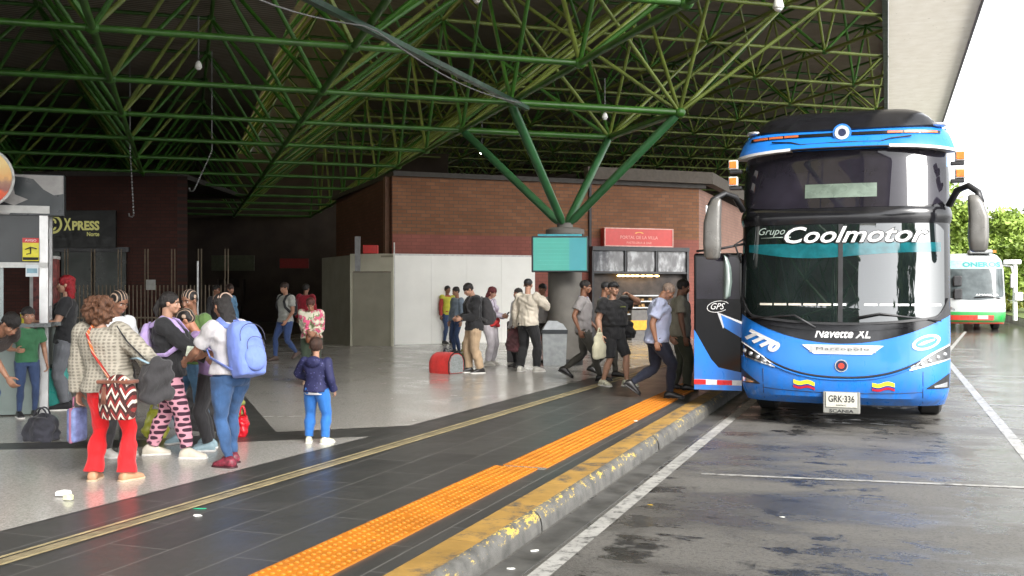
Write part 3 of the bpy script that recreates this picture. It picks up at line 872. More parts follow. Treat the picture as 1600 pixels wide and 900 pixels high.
# added, mostly unseen walls that keep light out of the hall
ew = empty('hall_side_wall', (-40, 10, 0), 0, 'added dark wall keeping light out of the far left side of the hall', 'wall')
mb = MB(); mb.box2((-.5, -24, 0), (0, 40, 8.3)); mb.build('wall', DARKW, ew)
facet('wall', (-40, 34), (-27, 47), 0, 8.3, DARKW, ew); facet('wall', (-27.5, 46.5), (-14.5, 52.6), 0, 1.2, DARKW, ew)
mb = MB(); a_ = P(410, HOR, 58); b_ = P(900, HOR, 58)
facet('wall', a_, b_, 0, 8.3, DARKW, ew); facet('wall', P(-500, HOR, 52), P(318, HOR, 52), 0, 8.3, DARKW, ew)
# ================================================================== people
VOXQ = []      # (object, voxel size, smooth iterations, fold amplitude, uv matrix)
def voxel(o, size, smooth=3, fold=0., uvm=None, foldscale=1.):
    m = o.modifiers.new('r', 'REMESH'); m.mode = 'VOXEL'; m.voxel_size = size
    s = o.modifiers.new('s', 'SMOOTH'); s.factor = .5; s.iterations = smooth
    VOXQ.append((o, fold, uvm, foldscale))
def flush_voxels():
    dg = bpy.context.evaluated_depsgraph_get(); dg.update()
    for o, fold, uvm, fsc in VOXQ:
        me = bpy.data.meshes.new_from_object(o.evaluated_get(dg))
        old = o.data; mats = list(old.materials)
        o.modifiers.clear(); o.data = me; me.name = old.name
        me.materials.clear()
        for q in mats: me.materials.append(q)
        n = len(me.vertices)
        if n == 0: continue
        co = np.empty(n * 3, np.float32); me.vertices.foreach_get('co', co); co = co.reshape(-1, 3)
        if fold > 0:
            no = np.empty(n * 3, np.float32); me.vertex_normals.foreach_get('vector', no); no = no.reshape(-1, 3)
            r = np.random.default_rng(abs(hash(o.name)) % 9999 if False else len(o.name) * 31 + n % 97)
            f = np.zeros(n)
            for k in range(9):
                d = r.normal(size=3); d /= np.linalg.norm(d); d[2] *= 1.3
                w = r.uniform(18, 55) * fsc
                f += np.sin(co @ d * w + r.uniform(0, 6.28) + 1.7 * np.sin(co @ r.normal(size=3) * 11 * fsc)) * (30 / (w / fsc))
            f = f / 3.
            f = np.clip(f, -1.5, 1.5)
            co += no * (f * fold)[:, None]
            me.vertices.foreach_set('co', co.ravel())
        me.polygons.foreach_set('use_smooth', np.ones(len(me.polygons), bool))
        me.update()
        if uvm is not None:
            inv = np.array(uvm.inverted())
            h = np.c_[co, np.ones(n)] @ inv.T
            at = me.attributes.new('hp', 'FLOAT_VECTOR', 'POINT')
            at.data.foreach_set('vector', h[:, :3].astype(np.float32).ravel())
        bpy.data.meshes.remove(old) if old.users == 0 else None
    VOXQ.clear()

SK_T = skin('tan_skin', (.36, .185, .115))
SK_B = skin('brown_skin', (.24, .115, .068))
SK_L = skin('light_tan_skin', (.44, .25, .17))
SHOEBLK = M('black_shoe_leather', (.02, .018, .018), .35)
SOLEW = M('white_rubber', (.72, .70, .66), .6)
def hairm(name, col):
    if name in _mc: return _mc[name]
    m, nt, bs = new_mat(name); v = coords(nt, scale=(9, 9, 1.6)); n = tex_noise(nt, v, 9, 6, .7)
    lk(nt, ramp(nt, n, [(.35, tuple(c * .45 for c in col)), (.65, tuple(c * 1.7 for c in col))]), bs.inputs['Base Color'])
    bs.inputs['Roughness'].default_value = .5; bump(nt, bs, n, .9, .02); _mc[name] = m; return m
BLKH = hairm('black_hair', (.012, .009, .008)); DBRH = hairm('dark_brown_hair', (.028, .014, .009))
def m_braid():
    m, nt, bs = new_mat('braided_black_hair')
    at = nt.nodes.new('ShaderNodeAttribute'); at.attribute_name = 'hp'
    sp = nt.nodes.new('ShaderNodeSeparateXYZ'); lk(nt, at.outputs['Vector'], sp.inputs[0])
    s = math_n(nt, 'SINE', math_n(nt, 'MULTIPLY', sp.outputs['X'], 46.))
    w = tex_noise(nt, at.outputs['Vector'], 30, 3)
    c = ramp(nt, math_n(nt, 'ADD', s, math_n(nt, 'MULTIPLY', w, .4)), [(.78, (.012, .009, .008)), (.95, (.42, .30, .22))])
    lk(nt, c, bs.inputs['Base Color']); bs.inputs['Roughness'].default_value = .6
    bump(nt, bs, s, .6, .01)
    return m
BRAID = m_braid()

MALE = [(.455, .078, .060, .0), (.50, .092, .068, -.004), (.54, .092, .066, -.002), (.60, .084, .060, 0), (.66, .088, .062, .002), (.72, .100, .068, .004), (.77, .108, .066, .0), (.80, .100, .054, -.006), (.822, .068, .042, -.008), (.838, .036, .034, -.006)]
FEMALE = [(.455, .082, .064, .0), (.50, .101, .075, -.006), (.54, .095, .069, -.004), (.60, .078, .057, 0), (.655, .077, .056, .002), (.72, .088, .064, .004), (.77, .094, .060, .0), (.80, .088, .050, -.006), (.822, .060, .040, -.008), (.838, .033, .032, -.006)]

def ik(a, b, l1, l2, pole):
    """joint between a and b for two bones; b is pulled in when out of reach"""
    v = b - a; d = v.length; mx = (l1 + l2) * .995
    if d > mx: b = a + v.normalized() * mx; v = b - a; d = mx
    d = max(d, abs(l1 - l2) + 1e-3)
    u = v.normalized(); p = Vector(pole); p = p - u * p.dot(u)
    p = p.normalized() if p.length > 1e-5 else u.orthogonal().normalized()
    x = (l1 * l1 - l2 * l2 + d * d) / (2 * d); h = math.sqrt(max(0, l1 * l1 - x * x))
    return a + u * x + p * h, b

class Person:
    def __init__(s, px, py, H, face, label, group='travellers in the bus station', female=False, g=1., gl=None, hs=1., lean=0., hpitch=0., hyaw=0.,
                 skinm=SK_T, handR=None, handL=None, poleR=None, poleL=None, footR=None, footL=None, curl=.5, hip=None, z0=.15, far=False, bare=False, side=0.):
        s.bare = bare; s.side = side
        s.H, s.face, s.g, s.gl = H, face, g, gl or g
        s.base = G(px, py, z0)
        fw = facing(face); s.fw = fw
        s.root = empty('person', s.base, math.atan2(fw.y, fw.x) - math.pi / 2, label, 'person', group)
        s.female = female; s.skin = skinm
        s.far = far; s.vox = .0125 if far else .0075
        hh = .13 * hs; s.hh = hh
        s.ku = (.47 - hh) / .34
        s.hip0 = hip if hip is not None else .515         # hip height, lower when the legs are apart or bent
        s.dz = s.hip0 - .515
        # spine: upper body bends forward by lean
        s.lean = R_(lean)
        zs = [.53 + (.90 - .53) * k / 30 for k in range(31)]
        y, z = 0., .53; s.sp = [(zs[0], y, z, 0.)]
        for a, b in zip(zs, zs[1:]):
            m = (a + b) / 2; t = min(1, max(0, (m - .53) / .12)); an = s.lean * (t * t * (3 - 2 * t))
            y += (b - a) * s.ku * math.sin(an); z += (b - a) * s.ku * math.cos(an)
            s.sp.append((b, y, z, an))
        sd = .108 if not female else .094
        s.shR = s.T(sd * min(1.12, g ** .5), -.004, .802); s.shL = s.T(-sd * min(1.12, g ** .5), -.004, .802)
        al, fl = .172 * (.5 + .5 * s.ku), .152 * (.5 + .5 * s.ku)
        dR = handR or (.165 * g ** .5, .03, .485); dL = handL or (-.165 * g ** .5, .03, .485)
        s.elR, s.wrR = ik(s.shR, s.q(dR), al, fl, poleR or (.35, -1, -.1))
        s.elL, s.wrL = ik(s.shL, s.q(dL), al, fl, poleL or (-.35, -1, -.1))
        s.fR = footR or (.065, .0, 0., 0.); s.fL = footL or (-.065, .0, 0., 0.)   # x, y, heel lift, toe-out degrees
        s.hpR, s.hpL = Vector((.052, 0, s.hip0)), Vector((-.052, 0, s.hip0))
        s.ankR = Vector((s.fR[0], s.fR[1], .045 + s.fR[2])); s.ankL = Vector((s.fL[0], s.fL[1], .045 + s.fL[2]))
        s.knR, s.ankR = ik(s.hpR, s.ankR, .245, .238, (s.fR[3] * .01 + .08, 1, 0)); s.knL, s.ankL = ik(s.hpL, s.ankL, .245, .238, (-s.fL[3] * .01 - .08, 1, 0))
        # head frame
        nk = s.T(0, -.004, .835); an = s.lean * .55 + R_(hpitch)
        s.nk = nk
        up = Vector((0, math.sin(an), math.cos(an)))
        Rm = Matrix.Rotation(-R_(hyaw), 4, 'Z') @ Matrix.Rotation(-an, 4, 'X')
        s.hc = Vector((s.side * .1, 0, 0)) + nk + Vector((0, math.sin(s.lean * .8 + R_(hpitch) * .5), math.cos(s.lean * .8 + R_(hpitch) * .5))) * (.035 * s.ku) + (Rm @ Vector((0, .012, .5 * hh + .0, 0)).to_3d().to_4d()).to_3d() * 0 + Rm.to_3x3() @ Vector((0, .10 * hh, .5 * hh))
        s.HM = Matrix.Translation(s.hc) @ Rm @ Matrix.Scale(hh, 4)
        s.SC = Matrix.Scale(H, 4)
        s.curl = curl
        s.body()
    def q(s, v):
        return Vector(v) + Vector((0, 0, s.dz if v[2] < .95 and v[2] > .3 else 0))
    def T(s, x, y, z):
        if z <= .53: return Vector((x, y, z + s.dz))
        x += s.side * ((z - .53) / .37) ** 1.2
        f = (z - .53) / .37 * 30; k = min(29, max(0, int(f))); t = f - k
        a, b = s.sp[k], s.sp[k + 1]
        yy = a[1] + (b[1] - a[1]) * t; zz = a[2] + (b[2] - a[2]) * t; an = a[3] + (b[3] - a[3]) * t
        return Vector((x, yy + y * math.cos(an), zz - y * math.sin(an) + s.dz))
    def torso(s, mb, z0, z1, off=0., flare=0., n=28):
        tab = FEMALE if s.female else MALE
        def at(z):
            for a, b in zip(tab, tab[1:]):
                if a[0] <= z <= b[0]:
                    t = (z - a[0]) / (b[0] - a[0]); return [a[i] + (b[i] - a[i]) * t for i in (1, 2, 3)]
            return list(tab[0][1:]) if z < tab[0][0] else list(tab[-1][1:])
        K = 22; rings = []
        for k in range(K + 1):
            z = z0 + (z1 - z0) * k / K; rx, ry, yo = at(z)
            gg = s.g if z > .58 else s.gl
            up = min(1, max(0, (z - .78) / .05))
            gx = gg ** (1 - .6 * up); gy = (gg ** 1.25) ** (1 - .7 * up)
            if z < .66: gy *= 1
            belly = (s.g - 1) * .05 * math.exp(-((z - .62) / .06) ** 2) if s.g > 1 else 0
            o = off + flare * max(0, 1 - (z - z0) / .12)
            rx = rx * gx + o; ry = ry * gy + o + belly / 2
            ring = []
            for i in range(n):
                a = 2 * math.pi * i / n; c, q = math.cos(a), math.sin(a)
                e = 2 / 2.5
                ring.append(s.T(math.copysign(abs(c) ** e, c) * rx, math.copysign(abs(q) ** e, q) * ry + yo + belly, z))
            rings.append(ring)
        mb.loft(rings)
        if s.female and z1 > .75:
            for sx in (-1, 1):
                c = s.T(sx * .043 * s.g, .052 * s.g ** 1.2 + off * .5, .722); r = .037 * s.g + off
                mb.ell(c, (r, r * .95, r))
        for sx, sh in ((1, s.shR), (-1, s.shL)) if z1 > .79 else (): mb.ell(sh, (.036 * s.g ** .5 + off,) * 3)
    def arm(s, mb, side, f0=0., f1=2., off=0., cuff=0., seg=14):
        sh, el, wr = (s.shR, s.elR, s.wrR) if side > 0 else (s.shL, s.elL, s.wrL)
        g = s.g ** .75
        key = [(0., .034 * g), (.35, .0315 * g), (.85, .025 * g), (1., .0245 * g), (1.25, .0245 * g), (1.6, .019 * g), (2., .0145 * g ** .5)]
        pts, rr = [], []
        for k in range(seg + 1):
            t = f0 + (f1 - f0) * k / seg
            p = sh.lerp(el, t) if t <= 1 else el.lerp(wr, t - 1)
            if .85 < t < 1.15:      # round the elbow a little
                p = p.lerp((sh.lerp(el, .85) + el.lerp(wr, .15)) / 2, .25 * (1 - abs(t - 1) / .15))
            for a, b in zip(key, key[1:]):
                if a[0] <= t <= b[0]: r = a[1] + (b[1] - a[1]) * (t - a[0]) / (b[0] - a[0])
            if t > 2 - 1e-6: r = key[-1][1]
            pts.append(p); rr.append(r + off + cuff * max(0, (k / seg - .6) / .4))
        mb.tube(pts, rr, 12)
    def hand(s, mb, side):
        el, wr = (s.elR, s.wrR) if side > 0 else (s.elL, s.wrL)
        d = (wr - el).normalized()
        inn = Vector((-side, 0, 0)); pn = (inn - d * inn.dot(d))
        pn = pn.normalized() if pn.length > .2 else Vector((0, 0, -1)).cross(d).normalized()     # palm faces inwards
        wdt = d.cross(pn).normalized()
        if wdt.y < 0 or (abs(wdt.y) < .2 and wdt.z < 0): wdt = -wdt                # thumb side is to the front
        k = (.5 + .5 * s.ku)
        mb.tube([wr - d * .01, wr + d * .012 * k, wr + d * .045 * k, wr + d * .056 * k], [(.014, .010), (.020, .011), (.025, .0095), (.020, .008)], 10, up=wdt) if False else None
        # palm as an oriented ellipsoid block
        Tm = Matrix((wdt, pn, d)).transposed().to_4x4(); Tm.translation = wr + d * .030 * k
        mb.ell((0, 0, 0), (.024, .0115, .034 * k), Tm)
        c = s.curl
        for i, (o, L) in enumerate(((.0175, .044), (.006, .049), (-.006, .046), (-.0165, .036))):
            p = wr + d * .055 * k + wdt * o
            a1 = R_(12 + 40 * c + 6 * i); a2 = a1 + R_(10 + 55 * c)
            q1 = p + (d * math.cos(a1) + pn * math.sin(a1)) * L * .5; q2 = q1 + (d * math.cos(a2) + pn * math.sin(a2)) * L * .5
            mb.tube([p - d * .012, p, q1, q2], [.0062, .0064, .0056, .0042], 7)
        p = wr + d * .016 * k + wdt * .018; q1 = p + (d * .6 + wdt * .6 + pn * .35).normalized() * .026; q2 = q1 + (d * .85 + wdt * .1 + pn * .5).normalized() * .022
        mb.tube([p - wdt * .008, p, q1, q2], [.008, .0082, .0068, .005], 7)
    def legpts(s, side, f0=0., f1=2., off=0., seg=16, flare=0., calf=1., wide=0.):
        hp, kn, an = (s.hpR, s.knR, s.ankR) if side > 0 else (s.hpL, s.knL, s.ankL)
        g = s.gl
        key = [(0., .056 * g), (.3, .052 * g), (.7, .039 * g), (1., .0305 * g ** .7), (1.15, .029 * g ** .7), (1.35, .0325 * g ** .8 * calf), (1.7, .023 * g ** .6), (2., .0185)]
        if s.female: key[0] = (0., .062 * g); key[1] = (.3, .058 * g)
        pts, rr = [], []
        for k in range(seg + 1):
            t = f0 + (f1 - f0) * k / seg
            p = hp.lerp(kn, t) if t <= 1 else kn.lerp(an, t - 1)
            if 1.2 < t < 1.6: p = p + Vector((0, -.005, 0))
            r = key[-1][1]
            for a, b in zip(key, key[1:]):
                if a[0] <= t <= b[0]: r = a[1] + (b[1] - a[1]) * (t - a[0]) / (b[0] - a[0])
            pts.append(p); rr.append(r + off + wide * min(1, t) + flare * max(0, (t - 1.1)) ** 1.3)
        return pts, rr
    def leg(s, mb, side, **kw):
        p, r = s.legpts(side, **kw); mb.tube(p, r, 14)
    def footframe(s, side):
        f = s.fR if side > 0 else s.fL; an = s.ankR if side > 0 else s.ankL
        yaw = R_(f[3]) * side; lift = an.z - .045
        pitch = math.asin(min(.9, max(0, lift) / .13)) if lift > 0 else 0
        return Matrix.Translation(an) @ Matrix.Rotation(-yaw, 4, 'Z') @ Matrix.Rotation(-pitch, 4, 'X')
    def foot(s, mb, side, off=0., sole=False, k=1.):
        F = s.footframe(side)
        k = k * (1.05 if s.ku < .95 else 1.)
        sec = [(-.040, .016, -.024, .012), (-.034, .022, -.018, .022), (-.01, .024, -.008, .034), (.02, .024, -.012, .030), (.05, .0265, -.020, .022), (.078, .028, -.026, .0165), (.098, .022, -.029, .013), (.108, .010, -.031, .008)]
        if sole:
            rings = []
            for y, w, zc, hz in sec:
                w = w + off + .002; yy = y * k + (.004 if y > 0 else -.004)
                rings.append([F @ Vector((x_, yy, z_)) for x_, z_ in ((-w, -.045), (w, -.045), (w, -.033), (-w, -.033))])
            mb.loft(rings)
        else:
            rings = []
            for y, w, zc, hz in sec:
                ring = []
                for i in range(12):
                    a = 2 * math.pi * i / 12
                    z = zc + math.sin(a) * (hz + off)
                    ring.append(F @ Vector((math.cos(a) * (w + off), y * k, max(-.043, z))))
                rings.append(ring)
            mb.loft(rings)
    def fin(s, mb): mb.v = [tuple(Vector(v) * s.H) for v in mb.v]; return mb
    def put(s, mb, name, mat, vox=None, fold=0., smooth=3, uvm=None, fsc=1., parent=None):
        o = s.fin(mb).build(name, mat, parent or s.root, smooth=True)
        if vox != 0: voxel(o, (vox or s.vox), smooth, fold, uvm, fsc)
        return o
    def body(s):
        mb = MB(); s.torso(mb, .47, .838, -.009)
        for sd in (1, -1):
            s.arm(mb, sd, off=-.001); s.hand(mb, sd); s.leg(mb, sd, off=0. if s.bare else -.009); s.foot(mb, sd, -.002)
        mb.tube([s.T(0, -.006, .80), s.nk, s.hc + (s.HM.to_3x3() @ Vector((0, -.1, -.2)))], [.036, .0315, .031], 12)
        h = MB()
        E = lambda c, r: h.ell(c, r, s.HM, 16, 12)
        E((0, -.03, .12), (.335, .42, .375)); E((0, .10, -.14), (.27, .28, .33)); E((0, .22, -.36), (.15, .16, .12))
        E((0, .40, -.10), (.05, .07, .12)); E((0, .455, -.165), (.052, .06, .045)); E((0, .32, .07), (.23, .07, .06))
        for q in (-1, 1):
            E((q * .155, .25, -.13), (.11, .11, .12)); E((q * .345, -.03, -.06), (.035, .085, .125)); E((q * .05, .43, -.17), (.035, .045, .035))
        E((0, .375, -.275), (.10, .045, .03)); E((0, .37, -.315), (.085, .045, .028))
        mb.add(h.v, h.f)
        s.put(mb, 'body', s.skin, smooth=2)
        # eyes, brows and lips
        for q in (-1, 1):
            m = MB(); m.ell((q * .13, .318, -.02), (.055, .035, .03), s.HM); m.cur = 1; m.ell((q * .13, .338, -.02), (.026, .02, .026), s.HM)
            s.put(m, 'eye', [M('eye_white', (.6, .57, .53), .3), M('dark_iris', (.015, .01, .008), .2)], vox=0)
        m = MB()
        for q in (-1, 1): m.tube([s.HM @ Vector((q * x, y, z)) for x, y, z in ((.05, .385, .06), (.13, .375, .085), (.22, .315, .06))], [.004 * .6, .0035 * .8, .002], 6)
        s.put(m, 'eyebrows', BLKH, vox=0)
        m = MB(); m.ell((0, .395, -.29), (.085, .035, .032), s.HM); s.put(m, 'lips', M('lip_skin', (.30, .10, .08), .45), vox=0)
    def shirt(s, mat, sleeve='short', hem=.49, off=.008, name='shirt', fold=.004, flare=.007, collar=None, top=.834, cuff=.004, matc=None):
        mb = MB(); s.torso(mb, hem, top, off, flare)
        f1 = {'short': .62, 'long': 1.97, 'three': 1.5, 'none': 0.08}[sleeve] if isinstance(sleeve, str) else sleeve
        for sd in (1, -1): s.arm(mb, sd, 0., f1, off + (.003 if f1 < 1 else .002), cuff)
        o = s.put(mb, name, mat, fold=fold * s.H)
        if collar:
            m = MB(); c = s.T(0, -.004, .836); ring = []
            for k in range(13):
                a = -math.pi * .5 + math.pi * 2 * k / 12; p = s.T(math.cos(a) * .042, math.sin(a) * .040 - .004, .828 + .012 * (1 - math.sin(a)) / 2); ring.append(p)
            m.tube(ring, [(.010, .005)] * 13, 8, up=(0, 0, 1)); s.put(m, 'collar', collar, vox=0)
        return o
    def pants(s, mat, kind='straight', waist=.585, end=1.93, fold=.003, off=.006, name='trousers'):
        mb = MB(); s.torso2(mb, waist, off - .005)
        kw = dict(off=off, f1=end)
        if kind == 'flare': kw['flare'] = .034
        if kind == 'loose': kw['wide'] = .008; kw['flare'] = .004
        if kind == 'slim': kw['off'] = .003
        if kind == 'shorts': kw['wide'] = .012; kw['f1'] = end
        for sd in (1, -1): s.leg(mb, sd, **kw)
        for sx in (-1, 1): mb.ell(Vector((sx * .043 * s.gl, -.03 * s.gl, s.hip0 - .008)), (.046 * s.gl + off, .044 * s.gl + off, .052 * s.gl))
        return s.put(mb, name, mat, fold=fold * s.H)
    def torso2(s, mb, waist, off):
        f = s.female; s.female = False if not f else True
        n = 24; rings = []
        tab = FEMALE if f else MALE
        for k in range(9):
            z = .462 + (waist - .462) * k / 8
            for a, b in zip(tab, tab[1:]):
                if a[0] <= z <= b[0]: t = (z - a[0]) / (b[0] - a[0]); rx, ry, yo = [a[i] + (b[i] - a[i]) * t for i in (1, 2, 3)]
            gg = s.gl; rings.append([s.T(math.cos(2 * math.pi * i / n) * (rx * gg + off), math.sin(2 * math.pi * i / n) * (ry * gg * gg ** .25 + off) + yo, z) for i in range(n)])
        mb.loft(rings)
    def shoes(s, mat, sole=None, off=.003, k=1.):
        for sd in (1, -1):
            m = MB(); s.foot(m, sd, off, k=k); o = s.put(m, 'shoe', mat, vox=0)
            if sole: m = MB(); s.foot(m, sd, off, True, k); s.put(m, 'sole', sole, vox=0, parent=o)
    def hair(s, style, mat):
        m = MB(); E = lambda c, r, T=s.HM: m.ell(c, r, T, 18, 12)
        fold = .006
        if style == 'short': E((0, -.065, .175), (.385, .455, .385)); E((0, -.17, .0), (.355, .32, .26)); fold = .0018
        elif style == 'buzz': E((0, -.052, .15), (.362, .43, .375)); fold = .0004
        elif style == 'braids': E((0, -.07, .17), (.375, .44, .375)); E((0, -.2, -.02), (.33, .29, .26)); fold = .0005
        elif style == 'tied': fold = .001; E((0, -.065, .165), (.372, .445, .378)); E((0, -.2, -.02), (.33, .29, .25)); E((0, -.50, -.02), (.13, .15, .16)); m.tube([s.HM @ Vector(v) for v in ((0, -.5, 0), (0, -.62, -.3), (0, -.55, -.7))], [.016, .020, .006], 8)
        elif style == 'bun': E((0, -.055, .155), (.355, .425, .37)); E((0, -.2, -.02), (.29, .25, .25)); E((0, -.28, .48), (.17, .17, .16))
        elif style == 'long':
            fold = .003; E((0, -.075, .175), (.40, .465, .395)); E((0, -.19, -.1), (.39, .34, .42))
            m.tube([s.HM @ Vector(v) for v in ((0, -.22, .1), (0, -.30, -.4), (0, -.30, -.9), (0, -.26, -1.35))], [(.046, .03), (.052, .03), (.048, .024), (.022, .012)], 14, up=(0, 1, 0))
        elif style == 'curly':
            rr = random.Random(3)
            E((0, -.09, .14), (.50, .52, .44)); E((0, -.20, -.22), (.60, .46, .42))
            for k in range(150):
                a = rr.uniform(0, 6.28); z = rr.uniform(-.62, .5); w = .58 + .08 * (1 - abs(z + .15)); 
                if math.sin(a) > .35 and z < .3: continue
                w *= math.sqrt(max(.12, 1 - ((z + .05) / .68) ** 2)); E((math.cos(a) * w, math.sin(a) * w * .95 - .10, z), (.085, .085, .095))
        elif style == 'cap': E((0, -.06, .10), (.345, .40, .30)); fold = .003
        o = s.put(m, 'hair', mat, vox=min(s.vox, .007) if style != 'curly' else .008, fold=fold * s.H, uvm=Matrix.Scale(s.H, 4) @ s.HM if style == 'braids' else None, smooth=1 if style == 'curly' else 2, fsc=2.5)
        return o
    def cap(s, mat, back=False):
        m = MB(); q = -1 if back else 1
        m.ell((0, -.04, .22), (.37, .45, .33), s.HM, 18, 12)
        rings = []
        for y, w, z in ((.20, .30, .26), (.42, .27, .25), (.60, .22, .20), (.72, .12, .16)):
            rings.append([s.HM @ Vector((x * w, q * (y - (x * x) * .10) - .04 * (q < 0), z - x * x * .06 + dz_)) for x, dz_ in [(-1, 0), (-.5, 0), (0, 0), (.5, 0), (1, 0), (1, .035), (.5, .035), (0, .035), (-.5, .035), (-1, .035)]])
        m.loft(rings)
        return s.put(m, 'cap', mat, smooth=1)
    def W(s, p):
        """person-local (unit of height) to world"""
        fw = s.fw; rt = Vector((fw.y, -fw.x, 0)); p = Vector(p) * s.H
        return s.base + rt * p.x + fw * p.y + Vector((0, 0, p.z))

def backpack(p, label, mat, w=.155, h=.27, d=.095, z=.66, strapm=None, cat='backpack', one=None, x0=0., droop=0., tilt=0.):
    """a pack on person p's back; straps over the shoulders"""
    H = p.H; back = -(.072 * p.g ** 1.25) - d * .5 - .006
    c = p.T(x0, back, z)
    an = p.lean * .95 + R_(tilt)
    base = p.W(c - Vector((0, 0, h * .5)))
    r = empty('backpack', base, p.root.rotation_euler.z, label, cat)
    off = Vector(c - Vector((0, 0, h * .5)))
    def L(m): m.v = [tuple((Vector(v) - off) * H) for v in m.v]; return m
    Tm = Matrix.Translation(c) @ Matrix.Rotation(-an, 4, 'X')
    m = MB()
    rings = []
    for t, kw, kd in ((-.5, .80, .75), (-.47, .93, .9), (-.3, 1., 1.12), (-.05, 1., 1.1), (.2, .95, .95), (.38, .8, .8), (.47, .6, .6), (.5, .4, .4)):
        rings.append([Tm @ Vector((math.copysign(abs(math.cos(a)) ** .55, math.cos(a)) * w * .5 * kw, math.copysign(abs(math.sin(a)) ** .6, math.sin(a)) * d * .5 * kd - (kd - 1) * d * .3, t * h)) for a in [2 * math.pi * k / 28 for k in range(28)]])
    m.loft(rings)
    o = L(m).build('pack_body', mat, r, smooth=True); voxel(o, .009, 2, .005 * H * .5)
    m = MB(); m.ell((0, -d * .50, -h * .20), (w * .38, d * .30, h * .24), Tm, 20, 12); o = L(m).build('front_pocket', mat, r, smooth=True); voxel(o, .009, 2, .003)
    zm = M('dark_zip', (.05, .05, .07), .5)
    for zz, kk in ((.10, 1.0), (-.06, .72)):
        m = MB(); m.tube([Tm @ Vector((w * .5 * kk * .86 * math.cos(a), -d * (.60 if kk > .9 else .74) + .006, h * zz + h * .30 * kk * math.sin(a) ** .7)) for a in [math.pi * k / 14 for k in range(15)]], .0022, 5); L(m).build('zip', zm, r, smooth=True)
    sm = strapm or mat
    m = MB(); m.tube([Tm @ Vector(v) for v in ((-.018, d * .35, h * .47), (-.015, d * .35, h * .54), (.015, d * .35, h * .54), (.018, d * .35, h * .47))], .004, 6); L(m).build('handle', sm, r, smooth=True)
    for sx in (-1, 1) if one is None else (one,):
        x = sx * .060
        gg = p.g ** 1.25
        pts = [Tm @ Vector((sx * w * .22, d * .30, h * .42)), p.T(x, -.060 * gg, .805), p.T(x * 1.05, -.02, .848), p.T(x * 1.08, .04 * gg, .825), p.T(x * 1.2, .082 * gg, .76), p.T(x * 1.5, .078 * gg, .69), p.T(sx * .112 * p.g, .02, .63), Tm @ Vector((sx * w * .45, d * .2, -h * .36))]
        m = MB(); m.tube(pts, [(.017, .0045)] * len(pts), 8, up=(0, -1, 0)); L(m).build('strap', sm, r, smooth=True)
    return r
def lump_bag(name, pos, size, mat, label, cat, handles=True, rz=0., mats2=None, group=None, seed=1, fold=.02):
    r = empty(name, pos, rz, label, cat, group)
    m = MB(); w, d, h = size
    rings = []
    for t, k in ((0, .86), (.06, .98), (.3, 1.06), (.6, 1.), (.85, .78), (.97, .45), (1., .25)):
        rings.append([(math.copysign(abs(math.cos(a)) ** .6, math.cos(a)) * w / 2 * k, math.copysign(abs(math.sin(a)) ** .6, math.sin(a)) * d / 2 * k, t * h) for a in [2 * math.pi * q / 24 for q in range(24)]])
    m.loft(rings); o = m.build('bag_body', mat, r, smooth=True); voxel(o, .012, 2, fold, None, 1.)
    if handles:
        for sy in (-1, 1):
            m = MB(); m.tube([(w * .22 * math.cos(math.pi * k / 8), sy * d * .12, h * .94 + .10 * math.sin(math.pi * k / 8)) for k in range(9)], .009, 6); m.build('handle', mats2 or mat, r, smooth=True)
    return r
def wheeled_case(pos, size, mat, label, rz=0., pull=.0):
    r = empty('suitcase', pos, rz, label, 'suitcase'); w, d, h = size
    m = MB(); m.box((0, 0, .05 + h / 2), (w, d, h), bev=.035); m.build('shell', mat, r, smooth=True)
    m = MB()
    for k in range(5): m.box((-w * .36 + k * w * .18, -d / 2 - .001, .05 + h / 2), (.02, .012, h * .8), bev=.004)
    m.build('ribs', mat, r)
    for sx in (-1, 1):
        for sy in (-1, 1):
            m = MB(); m.tube([(sx * w * .38 - .012, sy * d * .3, .03), (sx * w * .38 + .012, sy * d * .3, .03)], .03, 10); m.build('wheel', SHOEBLK, r, autosm=50)
    m = MB(); m.tube([(-w * .2, d * .3, h + .03), (-w * .2, d * .3, h + .09 + pull), (w * .2, d * .3, h + .09 + pull), (w * .2, d * .3, h + .03)], .009, 6); m.build('handle', M('dark_handle', (.03, .03, .03), .4), r, smooth=True)
    return r

# ---- fabrics with a pattern of their own
def m_tweed():
    m, nt, bs = new_mat('beige_check_tweed'); v = coords(nt, scale=(25, 25, 32))
    w1 = nt.nodes.new('ShaderNodeTexWave'); w1.bands_direction = 'X'; w1.inputs['Scale'].default_value = .36; w1.inputs['Distortion'].default_value = 1.6; lk(nt, v, w1.inputs['Vector'])
    w2 = nt.nodes.new('ShaderNodeTexWave'); w2.bands_direction = 'Z'; w2.inputs['Scale'].default_value = .36; w2.inputs['Distortion'].default_value = 1.6; lk(nt, v, w2.inputs['Vector'])
    f = math_n(nt, 'MULTIPLY', w1.outputs['Fac'], w2.outputs['Fac'])
    n = tex_noise(nt, coords(nt), 160, 3)
    c = ramp(nt, f, [(.12, (.36, .33, .27)), (.5, (.20, .18, .145))])
    lk(nt, mixc(nt, ramp(nt, n, [(.4, 0), (.7, .5)]), c, (.36, .33, .27)), bs.inputs['Base Color'])
    bs.inputs['Roughness'].default_value = .9; bump(nt, bs, f, .5, .01); return m
